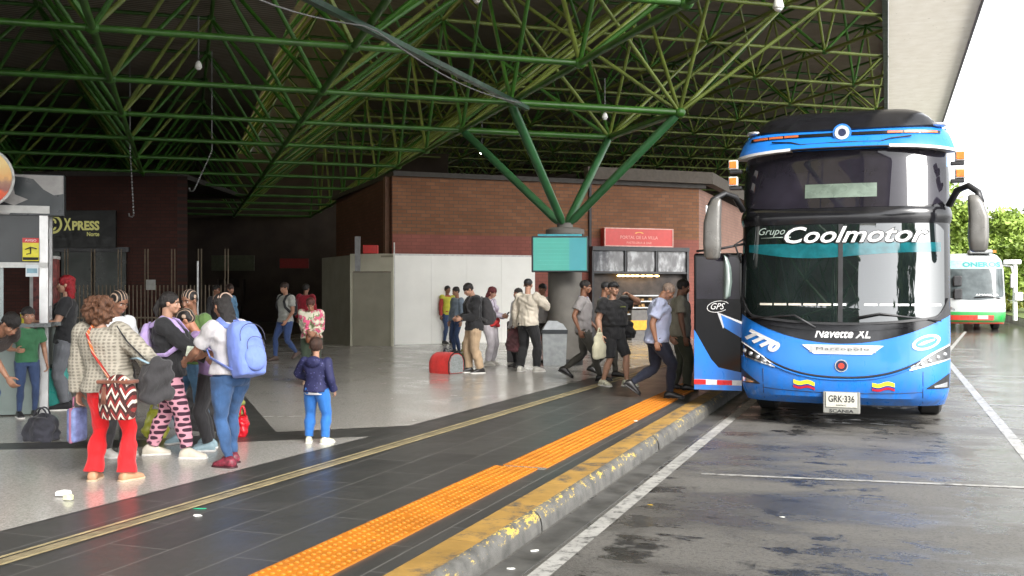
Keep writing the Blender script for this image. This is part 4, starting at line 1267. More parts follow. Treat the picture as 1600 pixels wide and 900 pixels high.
def m_pinkpat():
    m, nt, bs = new_mat('pink_and_black_print')
    tc = nt.nodes.new('ShaderNodeTexCoord'); sp = nt.nodes.new('ShaderNodeSeparateXYZ'); lk(nt, tc.outputs['Object'], sp.inputs[0])
    u = math_n(nt, 'MULTIPLY', math_n(nt, 'ADD', sp.outputs['X'], sp.outputs['Y']), 62.)
    vv = math_n(nt, 'MULTIPLY', sp.outputs['Z'], 62.)
    row = math_n(nt, 'FLOOR', math_n(nt, 'DIVIDE', vv, math.pi)); sh = math_n(nt, 'MULTIPLY', row, math.pi / 2)
    a = math_n(nt, 'ABSOLUTE', math_n(nt, 'SINE', math_n(nt, 'ADD', math_n(nt, 'MULTIPLY', u, .5), sh))); b = math_n(nt, 'ABSOLUTE', math_n(nt, 'SINE', vv))
    f = math_n(nt, 'MULTIPLY', a, b)
    lk(nt, ramp(nt, f, [(.36, (.62, .30, .37)), (.46, (.045, .015, .03))]), bs.inputs['Base Color']); bs.inputs['Roughness'].default_value = .85
    bump(nt, bs, tex_noise(nt, coords(nt), 14, 4), .2, .02); return m
def m_floral():
    m, nt, bs = new_mat('cream_and_pink_print'); v = coords(nt)
    n = tex_noise(nt, v, 9, 3); n2 = tex_noise(nt, coords(nt, scale=(1.3, 1.1, .9)), 13, 2)
    c = ramp(nt, n, [(.50, (.62, .60, .47)), (.56, (.62, .10, .20))]); c = mixc(nt, ramp(nt, n2, [(.58, 0), (.62, 1)]), c, (.18, .26, .12))
    lk(nt, c, bs.inputs['Base Color']); bs.inputs['Roughness'].default_value = .85; return m
def m_mochila():
    m, nt, bs = new_mat('woven_zigzag_wool')
    tc = nt.nodes.new('ShaderNodeTexCoord'); sp = nt.nodes.new('ShaderNodeSeparateXYZ'); lk(nt, tc.outputs['Object'], sp.inputs[0])
    x = math_n(nt, 'MULTIPLY', sp.outputs['X'], 13.); z = math_n(nt, 'MULTIPLY', sp.outputs['Z'], 11.)
    tri = math_n(nt, 'PINGPONG', x, .5)
    f = math_n(nt, 'FRACT', math_n(nt, 'MULTIPLY', math_n(nt, 'ADD', z, math_n(nt, 'MULTIPLY', tri, 1.6)), .9))
    c1 = ramp(nt, f, [(.0, (.035, .01, .01)), (.34, (.035, .01, .01)), (.36, (.72, .66, .56)), (.62, (.72, .66, .56)), (.64, (.22, .018, .018))], 'CONSTANT')
    g_ = math_n(nt, 'FRACT', math_n(nt, 'ADD', math_n(nt, 'MULTIPLY', x, .5), math_n(nt, 'MULTIPLY', z, .25)))
    c1 = mixc(nt, ramp(nt, g_, [(.0, 1.), (.16, 0.)], 'CONSTANT'), c1, (.04, .012, .012))
    n = tex_noise(nt, coords(nt), 90, 2)
    lk(nt, mixc(nt, ramp(nt, n, [(.4, 0), (.8, .3)]), c1, (.2, .1, .08)), bs.inputs['Base Color']); bs.inputs['Roughness'].default_value = .95
    bump(nt, bs, n, .5, .01); return m
def m_strap():
    m, nt, bs = new_mat('braided_red_strap'); v = coords(nt)
    w = nt.nodes.new('ShaderNodeTexWave'); w.bands_direction = 'DIAGONAL'; w.inputs['Scale'].default_value = 7; w.inputs['Distortion'].default_value = 1.; lk(nt, v, w.inputs['Vector'])
    lk(nt, ramp(nt, w.outputs['Fac'], [(.3, (.35, .03, .02)), (.5, (.60, .50, .38)), (.75, (.5, .12, .03))]), bs.inputs['Base Color']); bs.inputs['Roughness'].default_value = .9; return m
def m_specks(name, base, dot, sc=30):
    m, nt, bs = new_mat(name); vo = nt.nodes.new('ShaderNodeTexVoronoi'); vo.inputs['Scale'].default_value = sc; lk(nt, coords(nt), vo.inputs['Vector'])
    lk(nt, ramp(nt, vo.outputs['Distance'], [(.14, dot), (.2, base)]), bs.inputs['Base Color']); bs.inputs['Roughness'].default_value = .75
    bump(nt, bs, tex_noise(nt, coords(nt), 12, 4), .4, .03); return m
JEAN = cloth('blue_denim', (.03, .08, .19), .45); JEANL = cloth('pale_blue_denim', (.09, .19, .31), .45); JEAND = cloth('dark_denim', (.03, .055, .13), .3)
BLK = cloth('black_cotton', (.014, .014, .016)); BLK2 = cloth('charcoal_cotton', (.032, .03, .032)); NAVY = cloth('navy_cloth', (.014, .017, .034))
# ---- the group at left, front to back
GR = 'travellers in the group at left'
# woman in red trousers, seen from behind
p = Person(170, 752, 1.54, 168, 'woman with curly brown hair in checked tweed jacket and bright red flared trousers, back turned', GR, True, 1.22, gl=1.08, side=-.06, hyaw=12, skinm=SK_L,
           handR=(.17, .16, .60), handL=(-.185, .0, .47), footR=(.095, .02, 0, 18), footL=(-.085, -.01, 0, 18), poleR=(1, -.4, -.3))
p.shirt(m_tweed(), 'long', .49, .024, 'jacket', .005, .012, cuff=.008)
p.pants(cloth('bright_red_trousers', (.72, .008, .012), .1), 'flare', end=1.98)
p.shoes(M('tan_sandal', (.45, .25, .14), .6), M('pale_cork_sole', (.5, .38, .26), .8))
p.hair('curly', hairm('auburn_brown_hair', (.12, .052, .026)))
WR = p
# woven shoulder bag on her right hip
bc = p.W((.135, -.125, .355))
mo = lump_bag('shoulder_bag', bc, (.30, .17, .36), m_mochila(), 'woven black, white and red zigzag shoulder bag hanging behind red trousers', 'shoulder bag', False, rz=p.root.rotation_euler.z, seed=3, fold=.006)
def strapline(root, pts, r, mat, name='strap', n=8, flat=1.):
    m = MB(); m.tube([Vector(q) - root.location for q in pts], [(r, r * flat)] * len(pts), n)
    o = m.build(name, mat, root, smooth=True)
    o.matrix_parent_inverse = Matrix.Rotation(-root.rotation_euler.z, 4, 'Z')
    return o
STR = m_strap()
strapline(mo, [p.W((.09, -.12, .56)), p.W((-.015, -.118, .70)), p.W((-.062, -.10, .80)), p.W((-.064, -.045, .845)), p.W((-.06, .05, .80))], .019, STR, flat=.4)
strapline(mo, [p.W((.09, -.13, .56)), p.W((.14, -.15, .555)), p.W((.20, -.14, .565))], .017, STR, flat=.4)
m = MB()
for k in range(14):
    a = k * .45; m.tube([(-.06 + .012 * math.cos(a), -.10, .27), (-.06 + .02 * math.cos(a), -.105 + .01 * math.sin(a), .13)], .005, 5)
m.box((0, 0, .305), (.30, .15, .03), bev=.01)
m.build('tassel', cloth('rust_tassel', (.20, .07, .04), .4), mo, smooth=True)
# black duffel on her other shoulder
du = lump_bag('duffel_bag', p.W((.28, .0, .44)), (.28, .2, .36), BLK2, 'black duffel bag with pale blue trim slung at the tweed jacket elbow', 'bag', False, rz=p.root.rotation_euler.z + .9, fold=.02)
strapline(du, [p.W((.22, 0, .66)), p.W((.15, -.06, .76)), p.W((.085, -.05, .835)), p.W((.07, .0, .85)), p.W((.08, .09, .78)), p.W((.2, .12, .67))], .017, BLK, flat=.35)
strapline(du, [p.W((.13, .01, .665)), p.W((.20, -.04, .672)), p.W((.27, -.05, .645))], .014, cloth('pale_blue_trim', (.25, .36, .42)), 'trim', flat=.5)
# flat lunch case hanging from her left hand
lc = empty('lunch_case', p.W((-.20, .01, .19)), p.root.rotation_euler.z, 'small pale blue lunch case with pink edge held beside the red trousers', 'case')
m = MB(); m.box((0, 0, .17), (.09, .19, .29), bev=.03); m.build('shell', M('pale_blue_case', (.13, .17, .34), .35, var=.45, scale=16), lc, smooth=True)
m = MB(); m.box((0, -.0, .17), (.03, .194, .294), bev=.01); m.build('edge_band', M('pink_case_edge', (.30, .11, .18), .5), lc)
m = MB(); m.tube([(0, -.05, .32), (0, -.05, .40), (0, .05, .40), (0, .05, .32)], .008, 6); m.build('handle', M('pink_case_edge', (.30, .11, .18), .5), lc, smooth=True)

# girl with braids in white, behind her
p = Person(180, 712, 1.60, 55, 'girl with braided hair in white top looking down beside curly-haired woman', GR, True, .95, hpitch=22, hyaw=-5, skinm=SK_B, handR=(.1, .17, .62), handL=(-.1, .17, .60))
p.shirt(cloth('white_cotton', (.66, .66, .68)), 'short', .47); p.pants(BLK2, 'loose'); p.shoes(M('white_trainer', (.62, .60, .55), .6), SOLEW); p.hair('braids', BRAID)
# woman in black sweater
p = Person(262, 714, 1.59, 96, 'woman in black sweater and pink trousers with a black print, facing right', GR, True, 1.18, hpitch=4, skinm=SK_L,
           handR=(.08, .25, .60), handL=(-.08, .24, .60), footR=(.08, .13, 0, 10), footL=(-.07, -.12, 0, 12), hip=.505, curl=.7, poleR=(.6, -.6, -1), poleL=(-.6, -.6, -1))
p.shirt(BLK, 'long', .50, .012, 'sweater', .006, cuff=.004); p.pants(m_pinkpat(), 'loose', end=1.9); p.shoes(M('cream_trainer', (.62, .57, .47), .6), SOLEW, k=1.1); p.hair('tied', BLKH)
backpack(p, 'lavender backpack worn by the woman in the black sweater', cloth('lavender_nylon', (.45, .33, .62)), w=.15, h=.22, d=.06, z=.70)
SWE = p
# woman eating, facing the camera
p = Person(300, 692, 1.60, -22, 'woman with braids and green top eating from her hand, facing the camera', GR, True, 1.08, hpitch=14, skinm=SK_B,
           handR=(.035, .13, .835), handL=(-.09, .17, .62), poleR=(1, .1, -.7), curl=.9, footR=(.07, .03, 0, 10), footL=(-.1, -.03, 0, 16))
p.shirt(cloth('dull_green_knit', (.10, .18, .05)), 'short', .52); p.pants(JEANL, 'straight'); p.shoes(M('pale_blue_trainer', (.32, .45, .50), .5), SOLEW, k=1.05); p.hair('braids', BRAID)
# child leaning in
p = Person(328, 703, 1.47, -80, 'child with braided hair in sleeveless top leaning in between two women', GR, True, .95, hs=1.14, lean=24, hpitch=20, skinm=skin('warm_brown_skin', (.42, .19, .11)), handR=(.05, .2, .70), handL=(-.03, .22, .72), hip=.51)
p.shirt(cloth('faded_purple_top', (.34, .22, .42)), 'none', .50); p.pants(BLK2, 'loose'); p.shoes(M('pale_blue_trainer', (.32, .45, .50), .5), SOLEW); p.hair('braids', BRAID)
# woman with the blue backpack
p = Person(360, 727, 1.57, -128, 'woman in pale tee and blue jeans turned away, hair braided over a dark scarf', GR, True, 1.06, gl=1.12, lean=10, hpitch=14, hyaw=0, skinm=SK_T,
           handR=(.02, .27, .63), handL=(-.12, .26, .60), poleR=(.7, -.7, -.8), poleL=(-.8, -.5, -.8), footR=(.065, .06, 0, 8), footL=(-.06, -.07, 0, 16))
p.shirt(cloth('pale_grey_tee', (.50, .48, .49)), .8, .535, .012, fold=.006); p.pants(JEAN, 'slim', fold=.0035); p.shoes(M('maroon_patterned_shoe', (.16, .02, .035), .5, var=.8, scale=30), M('dark_maroon_sole', (.05, .01, .015), .6)); p.hair('long', BLKH)
h_ = MB()
for k in range(4): h_.tube([p.HM @ Vector((.37 * math.sin(a) , -.05 - .16 * k + .1, .14 + .41 * math.cos(a) - .03 * k)) for a in [-1.1 + 2.2 * i / 8 for i in range(9)]], .0042, 6)
p.put(h_, 'braid_bands', M('pale_braid_parting', (.45, .32, .25), .6), vox=0)
backpack(p, 'large periwinkle blue backpack worn by the woman in jeans', cloth('periwinkle_nylon', (.17, .25, .66), .08, .4), w=.20, h=.325, d=.14, z=.655, tilt=4, strapm=cloth('periwinkle_strap', (.16, .23, .60)))
BPW = p
# paper packet between them
pk = MB(); pk.box((0, 0, 0), (.14, .03, .10), rz=.5, bev=.008); o = pk.build('food_packet', M('white_green_wrapper', (.62, .68, .55), .5, var=.3, scale=20)); o.location = BPW.W((-.02, .325, .645)); o.rotation_euler = (.2, .3, .2)
tag(o, 'white and green food packet held between the sweater woman and the backpack woman', 'packet')
# bags on the floor in the group
lump_bag('carrier_bag', G(243, 684), (.24, .18, .30), M('yellow_plastic', (.42, .42, .05), .35), 'yellow plastic carrier bag on the floor between the trouser legs', 'bag', True, .4)
lump_bag('travel_bag', G(322, 672), (.42, .28, .62), BLK2, 'tall black travel bag standing behind the blue jeans', 'bag', True, .2)
lump_bag('soft_bag', G(274, 668), (.34, .2, .5), cloth('grey_silver_fabric', (.30, .31, .33)), 'grey fabric bag standing behind the pink trousers', 'bag', True, .2)
o = lump_bag('red_toy_bag', G(379, 681), (.12, .24, .24), M('glossy_red_vinyl', (.55, .01, .02), .25), 'small glossy red bag on the floor right of the blue jeans', 'bag', True, .5)
lump_bag('carrier_bag', G(366, 668), (.2, .18, .5), M('olive_plastic', (.25, .27, .06), .4), 'olive carrier bag half hidden behind the blue jeans', 'bag', True, .5)

# man bending at the left edge, reaching into a bag
p = Person(-44, 684, 1.74, 68, 'man bending over at the left edge in dark jacket and blue jeans, arm reaching down', GR, False, 1.1, lean=72, hpitch=5, skinm=SK_T,
           handR=(.10, .56, .22), handL=(-.13, .0, .50), poleR=(.2, -.3, .5), footR=(.08, .04, 0, 6), footL=(-.08, -.02, 0, 10), hip=.49)
p.shirt(cloth('dark_brown_jacket', (.05, .035, .03)), .55, .50, .018, 'jacket', .007); p.pants(JEAN, 'loose'); p.shoes(SHOEBLK, SHOEBLK); p.hair('short', BLKH)
hb = lump_bag('waist_bag', p.W((.11, .03, .50)), (.2, .15, .24), cloth('black_orange_nylon', (.03, .018, .016), .5), 'black waist bag with orange piping on the bending man', 'bag', False, 1., fold=.005)
strapline(hb, [p.W((.13, -.03, .60)), p.W((.155, .05, .64)), p.W((.14, .12, .60))], .006, M('orange_piping', (.6, .14, .05), .5), 'piping')
lump_bag('holdall', G(66, 689), (.33, .27, .27), cloth('black_and_grey_nylon', (.03, .03, .04), .8), 'black and grey holdall on the floor under the bending man', 'bag', True, .2)
# boy in green
p = Person(42, 652, 1.38, 38, 'boy in green tee and dark jeans standing at the kiosk counter', GR, False, .95, hs=1.16, lean=8, skinm=SK_T, handR=(.12, .16, .62))
p.shirt(cloth('bottle_green_tee', (.035, .14, .06)), 'short', .50); p.pants(JEAND, 'slim'); p.shoes(SHOEBLK, SOLEW); p.hair('short', BLKH)
wheeled_case(G(86, 640), (.32, .22, .50), M('teal_hard_shell', (.05, .36, .32), .35), 'teal hard suitcase standing beside the kiosk', .5)
# woman with red hair at the counter
p = Person(104, 640, 1.78, -72, 'woman with bright red hair in black tee, hand at her mouth at the kiosk counter', GR, True, 1.06, hpitch=-2, skinm=SK_L, handR=(.07, .13, .83), handL=(-.08, .2, .66), poleR=(1, 0, -1), curl=.9)
p.shirt(BLK, 'short', .50, .010); p.pants(cloth('grey_trousers', (.13, .135, .15)), 'loose'); p.shoes(BLK, SOLEW, k=1.15); p.hair('long', hairm('vivid_red_hair', (.28, .006, .012)))

# ---- people behind the group
GB = 'people standing far back in the hall'
p = Person(338, 556, 1.70, 60, 'man with dark hair standing far back beside the bright slot', GB, far=True, skinm=SK_B); p.shirt(BLK2, 'long'); p.pants(BLK); p.shoes(SHOEBLK); p.hair('short', BLKH)
p = Person(358, 556, 1.72, 70, 'woman in blue denim jacket standing far back in the dark hall', GB, True, far=True, skinm=SK_T, hpitch=5); p.shirt(cloth('blue_denim_jacket', (.12, .26, .42)), 'long', .5, .012, 'jacket'); p.pants(JEAND); p.shoes(SHOEBLK); p.hair('long', DBRH)
p = Person(478, 548, 1.74, 160, 'person in dark red jacket deep in the hall behind the walking man', GB, far=True, skinm=SK_B); p.shirt(cloth('dark_red_jacket', (.30, .012, .025)), 'long', .5, .014, 'jacket'); p.pants(BLK); p.shoes(SHOEBLK); p.hair('short', BLKH)
# walking man in grey tee
p = Person(446, 563, 1.78, -38, 'man in pale grey tee and blue jeans walking, one strap on his shoulder', GB, False, 1., hpitch=8, far=True, skinm=SK_T, footR=(.05, .12, 0, 8), footL=(-.05, -.14, .05, 8), hip=.50, handR=(.16, -.04, .50), handL=(-.14, .1, .52))
p.shirt(cloth('light_grey_tee', (.33, .33, .30)), 'short', .5, .010); p.pants(cloth('deep_blue_jeans', (.03, .06, .17)), 'straight'); p.shoes(M('brown_shoe', (.09, .06, .05), .5)); p.hair('short', DBRH)
backpack(p, 'black backpack hanging from the walking man in the grey tee', BLK, w=.14, h=.24, d=.07, z=.70)
# woman in floral blouse
p = Person(487, 601, 1.50, 5, 'woman in cream floral blouse looking down into her brown bag', GB, True, 1.05, lean=14, hpitch=30, skinm=SK_T, handR=(.03, .14, .60), handL=(-.05, .14, .58), far=False, curl=.8)
p.shirt(m_floral(), 'long', .52, .016, 'blouse', .006, .006, cuff=.010); p.pants(cloth('dark_green_trousers', (.025, .04, .022)), 'loose'); p.shoes(M('beige_flat_shoe', (.4, .28, .2), .6)); p.hair('short', hairm('reddish_brown_hair', (.07, .018, .012)))
sb = lump_bag('handbag', p.W((-.03, .115, .47)), (.24, .10, .20), M('brown_leather', (.20, .07, .03), .45), 'brown leather handbag held by the woman in the floral blouse', 'handbag', False, p.root.rotation_euler.z, fold=.004)
strapline(sb, [p.W((.03, .12, .58)), p.W((.02, .10, .68)), p.W((-.05, .07, .80)), p.W((-.065, -.01, .845))], .008, M('brown_leather', (.20, .07, .03), .45))
# boy in the blue hooded jacket
p = Person(494, 693, 1.10, 166, 'small boy in navy hooded jacket and bright blue trousers, seen from behind', 'children near the kerb', False, 1.08, hs=1.28, hyaw=-28, hpitch=-4, skinm=SK_L, handL=(-.15, .15, .60), handR=(.16, .05, .50), poleL=(-1, -.2, -.6), footR=(.09, .0, 0, 12), footL=(-.085, .02, 0, 22))
p.shirt(m_specks('navy_dotted_nylon', (.016, .018, .075), (.10, .10, .26)), 'long', .49, .012, 'jacket', .004, cuff=.004); p.pants(cloth('royal_blue_trousers', (.02, .14, .45)), 'loose', off=.010)
p.shoes(M('cream_and_green_trainer', (.62, .62, .48), .5), SOLEW, .006, k=1.12); p.hair('short', hairm('brown_hair', (.045, .02, .012)))
m = MB(); m.ell(p.T(0, -.075, .80), (.075, .04, .055)); m.ell(p.T(0, -.05, .83), (.065, .04, .03)); p.put(m, 'hood', bpy.data.materials['navy_dotted_nylon'], fold=.004)
m = MB(); m.torso_dummy = None
m = MB(); p.torso(m, .464, .50, .013); p.put(m, 'undershirt', cloth('white_cotton', (.66, .66, .68)))
pp = MB(); pp.box((0, 0, 0), (.10, .004, .15)); o = pp.build('paper_sheet', M('white_paper', (.75, .73, .74), .6)); o.location = p.W((-.15, .17, .70)); o.rotation_euler = (.15, .2, TH)
tag(o, 'white sheet of paper held up by the small boy', 'paper')

# ---- people by the white hoarding
GH = 'people waiting in front of the white hoarding'
VEST = cloth('yellow_green_vest', (.50, .48, .05))
p = Person(627, 537, 1.72, -150, 'worker in yellow cap and red top with a black pack beside the cabin door', GH, far=True, skinm=SK_T, hyaw=-20, footR=(.09, .03, 0, 10), footL=(-.09, -.03, 0, 10))
p.shirt(cloth('red_long_sleeve', (.42, .02, .02)), 'long', .55); p.pants(cloth('brown_grey_trousers', (.12, .09, .08)), 'loose'); p.shoes(SHOEBLK); p.cap(M('yellow_cap', (.70, .48, .03), .5), True); p.hair('cap', BLKH)
m = MB(); p.torso(m, .50, .56, .012); p.put(m, 'vest_hem', VEST)
backpack(p, 'black backpack worn by the worker in the yellow cap', BLK, w=.16, h=.26, d=.10, z=.68)
p = Person(699, 537, 1.70, 40, 'worker in yellow green safety vest against the white hoarding', GH, far=True, skinm=SK_B)
p.shirt(cloth('dull_red_sleeve', (.35, .04, .03)), 'long', .55); p.pants(JEAND); p.shoes(SHOEBLK); p.hair('short', BLKH); m = MB(); p.torso(m, .50, .815, .016); p.put(m, 'vest', VEST)
p = Person(714, 553, 1.66, -55, 'person in grey blue shirt and dark jeans holding a bag strap', GH, False, .95, far=True, skinm=SK_T, hpitch=8)
p.shirt(cloth('grey_blue_shirt', (.20, .25, .31)), 'long', .50, .012); p.pants(JEAND); p.shoes(SHOEBLK, SOLEW); p.hair('short', BLKH)
p = Person(741, 583, 1.74, -72, 'man in black jacket and khaki trousers looking down at his phone', GH, False, 1.06, lean=4, hpitch=28, skinm=SK_L, handR=(.05, .18, .60), handL=(-.07, .16, .60), poleR=(.6, -.8, -.4), footR=(.05, .04, 0, 8), footL=(-.05, -.06, 0, 8))
p.shirt(BLK, 'long', .47, .018, 'jacket', .006); p.pants(cloth('khaki_trousers', (.42, .30, .19)), 'loose', off=.012); p.shoes(SHOEBLK, SOLEW, k=1.1); p.hair('short', BLKH)
backpack(p, 'large black backpack on the man in khaki trousers', BLK2, w=.18, h=.30, d=.13, z=.67)
pc = empty('pet_carrier', G(697, 583), -.32, 'red fabric pet carrier with mesh end on the floor', 'pet carrier')
m = MB(); rr_ = [(-.22 + .001, 0)]
prof_ = [(-.20, 0), (.20, 0), (.22, .06), (.22, .24), (.16, .35), (.06, .40), (-.06, .40), (-.16, .35), (-.22, .24), (-.22, .06)]
Tpc = Matrix.Rotation(0, 4, 'Z')
m.loft([[(x, y * q, .4 * (1 - q) * 0 + z * q) for y, z in prof_] for x, q in ((-.28, .78), (-.265, .88), (-.22, .97), (-.15, 1), (.26, 1))]); m.build('body', cloth('red_nylon', (.62, .025, .02)), pc, autosm=35)
m = MB(); m.loft([[(x, y * .86, .02 + z * .88) for y, z in prof_] for x in (.255, .272)]); m.build('mesh_end', M('grey_mesh_panel', (.22, .24, .24), .7, var=.5, scale=60), pc)
m = MB(); m.tube([(.268, y, z) for y, z in prof_] + [(.268, *prof_[0])], .012, 6); m.tube([(-.06, 0, .39), (-.04, 0, .46), (.04, 0, .46), (.06, 0, .39)], .01, 6); m.build('piping', M('black_piping', (.02, .02, .02), .6), pc, smooth=True)
lump_bag('carry_bag', G(722, 577), (.24, .2, .26), M('pale_grey_plastic', (.5, .5, .5), .4), 'pale grey bag on the floor between carrier and khaki trousers', 'bag', True, .4)
lump_bag('carrier_bag', G(729, 570), (.2, .16, .55), M('olive_plastic', (.25, .27, .06), .4), 'olive bag standing behind the man in khaki trousers', 'bag', False, .4)
fl = empty('floor_heater', G(683, 535), .3, 'small dark grey box appliance on the floor by the hoarding', 'box')
m = MB(); m.box((0, 0, .16), (.34, .2, .32), bev=.02); m.build('case', M('grey_plastic_case', (.3, .3, .3), .5), fl); m = MB(); m.box((0, -.105, .12), (.28, .02, .16)); m.build('grille', M('dark_grille', (.04, .04, .04), .6), fl)
p = Person(765, 571, 1.66, 65, 'woman with long dark red hair and white trousers looking at her phone', GH, True, 1.02, hpitch=22, skinm=SK_L, handR=(.05, .2, .63), handL=(-.05, .18, .62), poleR=(.6, -.8, -.4))
p.shirt(cloth('pale_lilac_top', (.55, .50, .60)), 'long', .50, .012); p.pants(cloth('off_white_trousers', (.62, .58, .62)), 'loose', off=.010); p.shoes(M('white_trainer', (.62, .60, .55), .6), SOLEW); p.hair('long', hairm('dark_red_hair', (.10, .012, .015)))
lump_bag('sling_bag', p.W((.02, .085, .50)), (.26, .14, .24), M('coral_red_fabric', (.68, .05, .05), .6), 'coral red sling bag in front of the woman in white trousers', 'bag', False, p.root.rotation_euler.z)
ph = MB(); ph.box((0, 0, 0), (.075, .01, .15), bev=.004); o = ph.build('phone', M('black_phone', (.02, .02, .025), .2)); o.location = p.W((.0, .245, .645)); o.rotation_euler = (-.7, 0, p.root.rotation_euler.z)
tag(o, 'phone held by the woman with dark red hair', 'phone')
# pair by the bin
GP = 'people near the grey bin'
p = Person(810, 574, 1.62, -60, 'person in white top standing left of the capped man', GP, False, .95, far=True, skinm=SK_T); p.shirt(cloth('white_cotton', (.66, .66, .68)), 'long', .5, .012); p.pants(BLK); p.shoes(SHOEBLK); p.hair('short', BLKH)
p = Person(825, 581, 1.80, 142, 'man in black cap and cream jacket, back turned, black trousers and white shoes', GP, False, 1.05, hpitch=4, hyaw=-25, skinm=SK_L, handL=(-.17, .0, .49), handR=(.07, .13, .80), poleR=(1, .1, -1), footR=(.10, .02, 0, 12), footL=(-.09, -.02, 0, 16))
p.shirt(cloth('cream_fleece', (.58, .52, .43)), 'long', .50, .018, 'jacket', .006, cuff=.003); p.pants(BLK, 'loose', off=.010); p.shoes(M('white_trainer', (.62, .60, .55), .6), SOLEW, k=1.05); p.cap(M('black_cap', (.02, .02, .022), .6)); p.hair('cap', DBRH)
lump_bag('rucksack', p.W((-.19, .01, .22)), (.32, .2, .44), cloth('black_maroon_nylon', (.05, .012, .015), .5), 'black and maroon rucksack hanging from the capped man left hand', 'bag', True, .3)
p = Person(848, 566, 1.72, -40, 'person in pale shirt half hidden behind the man in the cream jacket', GP, False, 1., far=True, skinm=SK_T, handR=(.06, .15, .78)); p.shirt(cloth('pale_grey_tee', (.50, .48, .49)), 'long', .5, .012); p.pants(BLK2); p.shoes(SHOEBLK); p.hair('short', BLKH)
pl = empty('black_pillar_case', G(803, 566), .3, 'dark upright case standing behind the person in white', 'case'); m = MB(); m.box((0, 0, .45), (.3, .2, .9), bev=.03); m.build('shell', BLK2, pl); m = MB(); m.box((0, -.11, .72), (.22, .02, .2), bev=.008); m.build('pocket', BLK, pl)

# ---- people walking between the column and the bus
GW = 'people walking beside the bus'
GUN = cloth('grey_uniform_trousers', (.065, .06, .05))
p = Person(912, 594, 1.80, 78, 'man in grey polo with purple lanyard striding right, dark trousers', GW, False, 1., skinm=SK_B, hpitch=6, footR=(.05, .17, .0, 4), footL=(-.05, -.20, .06, 4), hip=.495, handR=(.15, -.02, .51), handL=(-.15, .10, .53))
p.shirt(cloth('mid_grey_polo', (.30, .28, .28)), 'short', .49, .012, collar=cloth('purple_collar', (.08, .05, .22))); p.pants(GUN, 'straight'); p.shoes(SHOEBLK, SHOEBLK, k=1.1); p.hair('buzz', BLKH)
p = Person(944, 588, 1.76, 80, 'man in dark cap with purple scarf walking behind the man in black shorts', GW, False, 1., skinm=SK_T, hpitch=10, footR=(.05, .12, 0, 4), footL=(-.05, -.14, .04, 4), hip=.50)
p.shirt(cloth('olive_brown_shirt', (.10, .10, .07)), 'short', .49, .012, collar=cloth('purple_collar', (.08, .05, .22))); p.pants(GUN, 'straight'); p.shoes(SHOEBLK); p.cap(M('black_cap', (.02, .02, .022), .6)); p.hair('cap', BLKH)
p = Person(958, 603, 1.74, 42, 'heavy man in black cap, black tee and black shorts with hand raised to his head', GW, False, 1.32, gl=1.12, skinm=SK_L, hyaw=10, handL=(-.115, .10, .875), poleL=(-1, .2, -.4), handR=(.19, .02, .50), footR=(.08, -.06, 0, 10), footL=(-.08, .10, 0, 10), hip=.505, bare=True)
p.shirt(BLK, 'short', .455, .014, fold=.006); p.pants(BLK, 'shorts', end=.98); p.shoes(M('white_black_trainer', (.60, .58, .45), .5, var=.5, scale=25), SOLEW, .004, k=1.15); p.cap(M('black_cap', (.02, .02, .022), .6)); p.hair('cap', BLKH)
m = MB(); vs, fs = text_fit('LEVIATH', .07, .012); m.add([p.T(x, .0935 * 1.20 + .012, .765 + y) for x, y in [(-a, b) for a, b in vs]], fs); p.put(m, 'chest_print', M('lime_print', (.42, .5, .1), .5), vox=0)
tb = empty('tote_bag', G(926, 578, .55), p.root.rotation_euler.z, 'cream cloth bag hanging by its handles beside the black shorts', 'bag')
tb.location = p.W((.225, .03, .27))
m = MB(); m.loft([[(math.cos(a) * w_, math.sin(a) * .06 * k_, z_) for a in [2 * math.pi * q / 20 for q in range(20)]] for z_, w_, k_ in ((0, .12, .8), (.03, .15, 1), (.2, .14, 1.1), (.36, .11, .7), (.42, .06, .4))]); o = m.build('bag_body', cloth('cream_plastic_cloth', (.58, .55, .40)), tb, smooth=True); voxel(o, .01, 2, .010)
m = MB(); m.tube([(-.05, 0, .40), (-.01, 0, .50), (.01, 0, .50), (.05, 0, .40)], .012, 6); m.build('handle', cloth('cream_plastic_cloth', (.58, .55, .40)), tb, smooth=True)
lump_bag('crossbody_bag', p.W((-.17, .02, .46)), (.26, .22, .26), BLK, 'black crossbody bag on the far side of the man in shorts', 'bag', False, .4)
# man in pale blue shirt
p = Person(1026, 622, 1.78, 86, 'man with short grey hair in pale blue short-sleeved shirt and navy trousers walking right', GW, False, 1.16, skinm=SK_T, lean=8, hpitch=34, footR=(.045, .10, 0, 4), footL=(-.045, -.21, .075, 4), hip=.49, handR=(.15, -.015, .50), handL=(-.13, .12, .52))
p.shirt(cloth('pale_blue_shirt', (.52, .57, .78), .07), .72, .485, .016, fold=.006, collar=cloth('pale_blue_shirt', (.52, .57, .78))); p.pants(NAVY, 'straight', off=.010); p.shoes(SHOEBLK, SHOEBLK, k=1.1); p.hair('buzz', hairm('grey_stubble_hair', (.26, .19, .15)))
m = MB(); m.box(p.T(.075, .092, .745), (.03, .004, .008)); p.put(m, 'badge', BLK, vox=0)
p = Person(1063, 610, 1.76, 84, 'man in khaki uniform shirt behind the man in pale blue, by the bus door', GW, False, 1.12, skinm=SK_B, hpitch=14, footR=(.05, .05, 0, 4), footL=(-.05, -.06, 0, 4))
p.shirt(cloth('khaki_grey_shirt', (.28, .26, .21)), 'short', .49, .014); p.pants(cloth('dark_olive_trousers', (.055, .06, .04)), 'loose'); p.shoes(SHOEBLK); p.hair('short', BLKH)

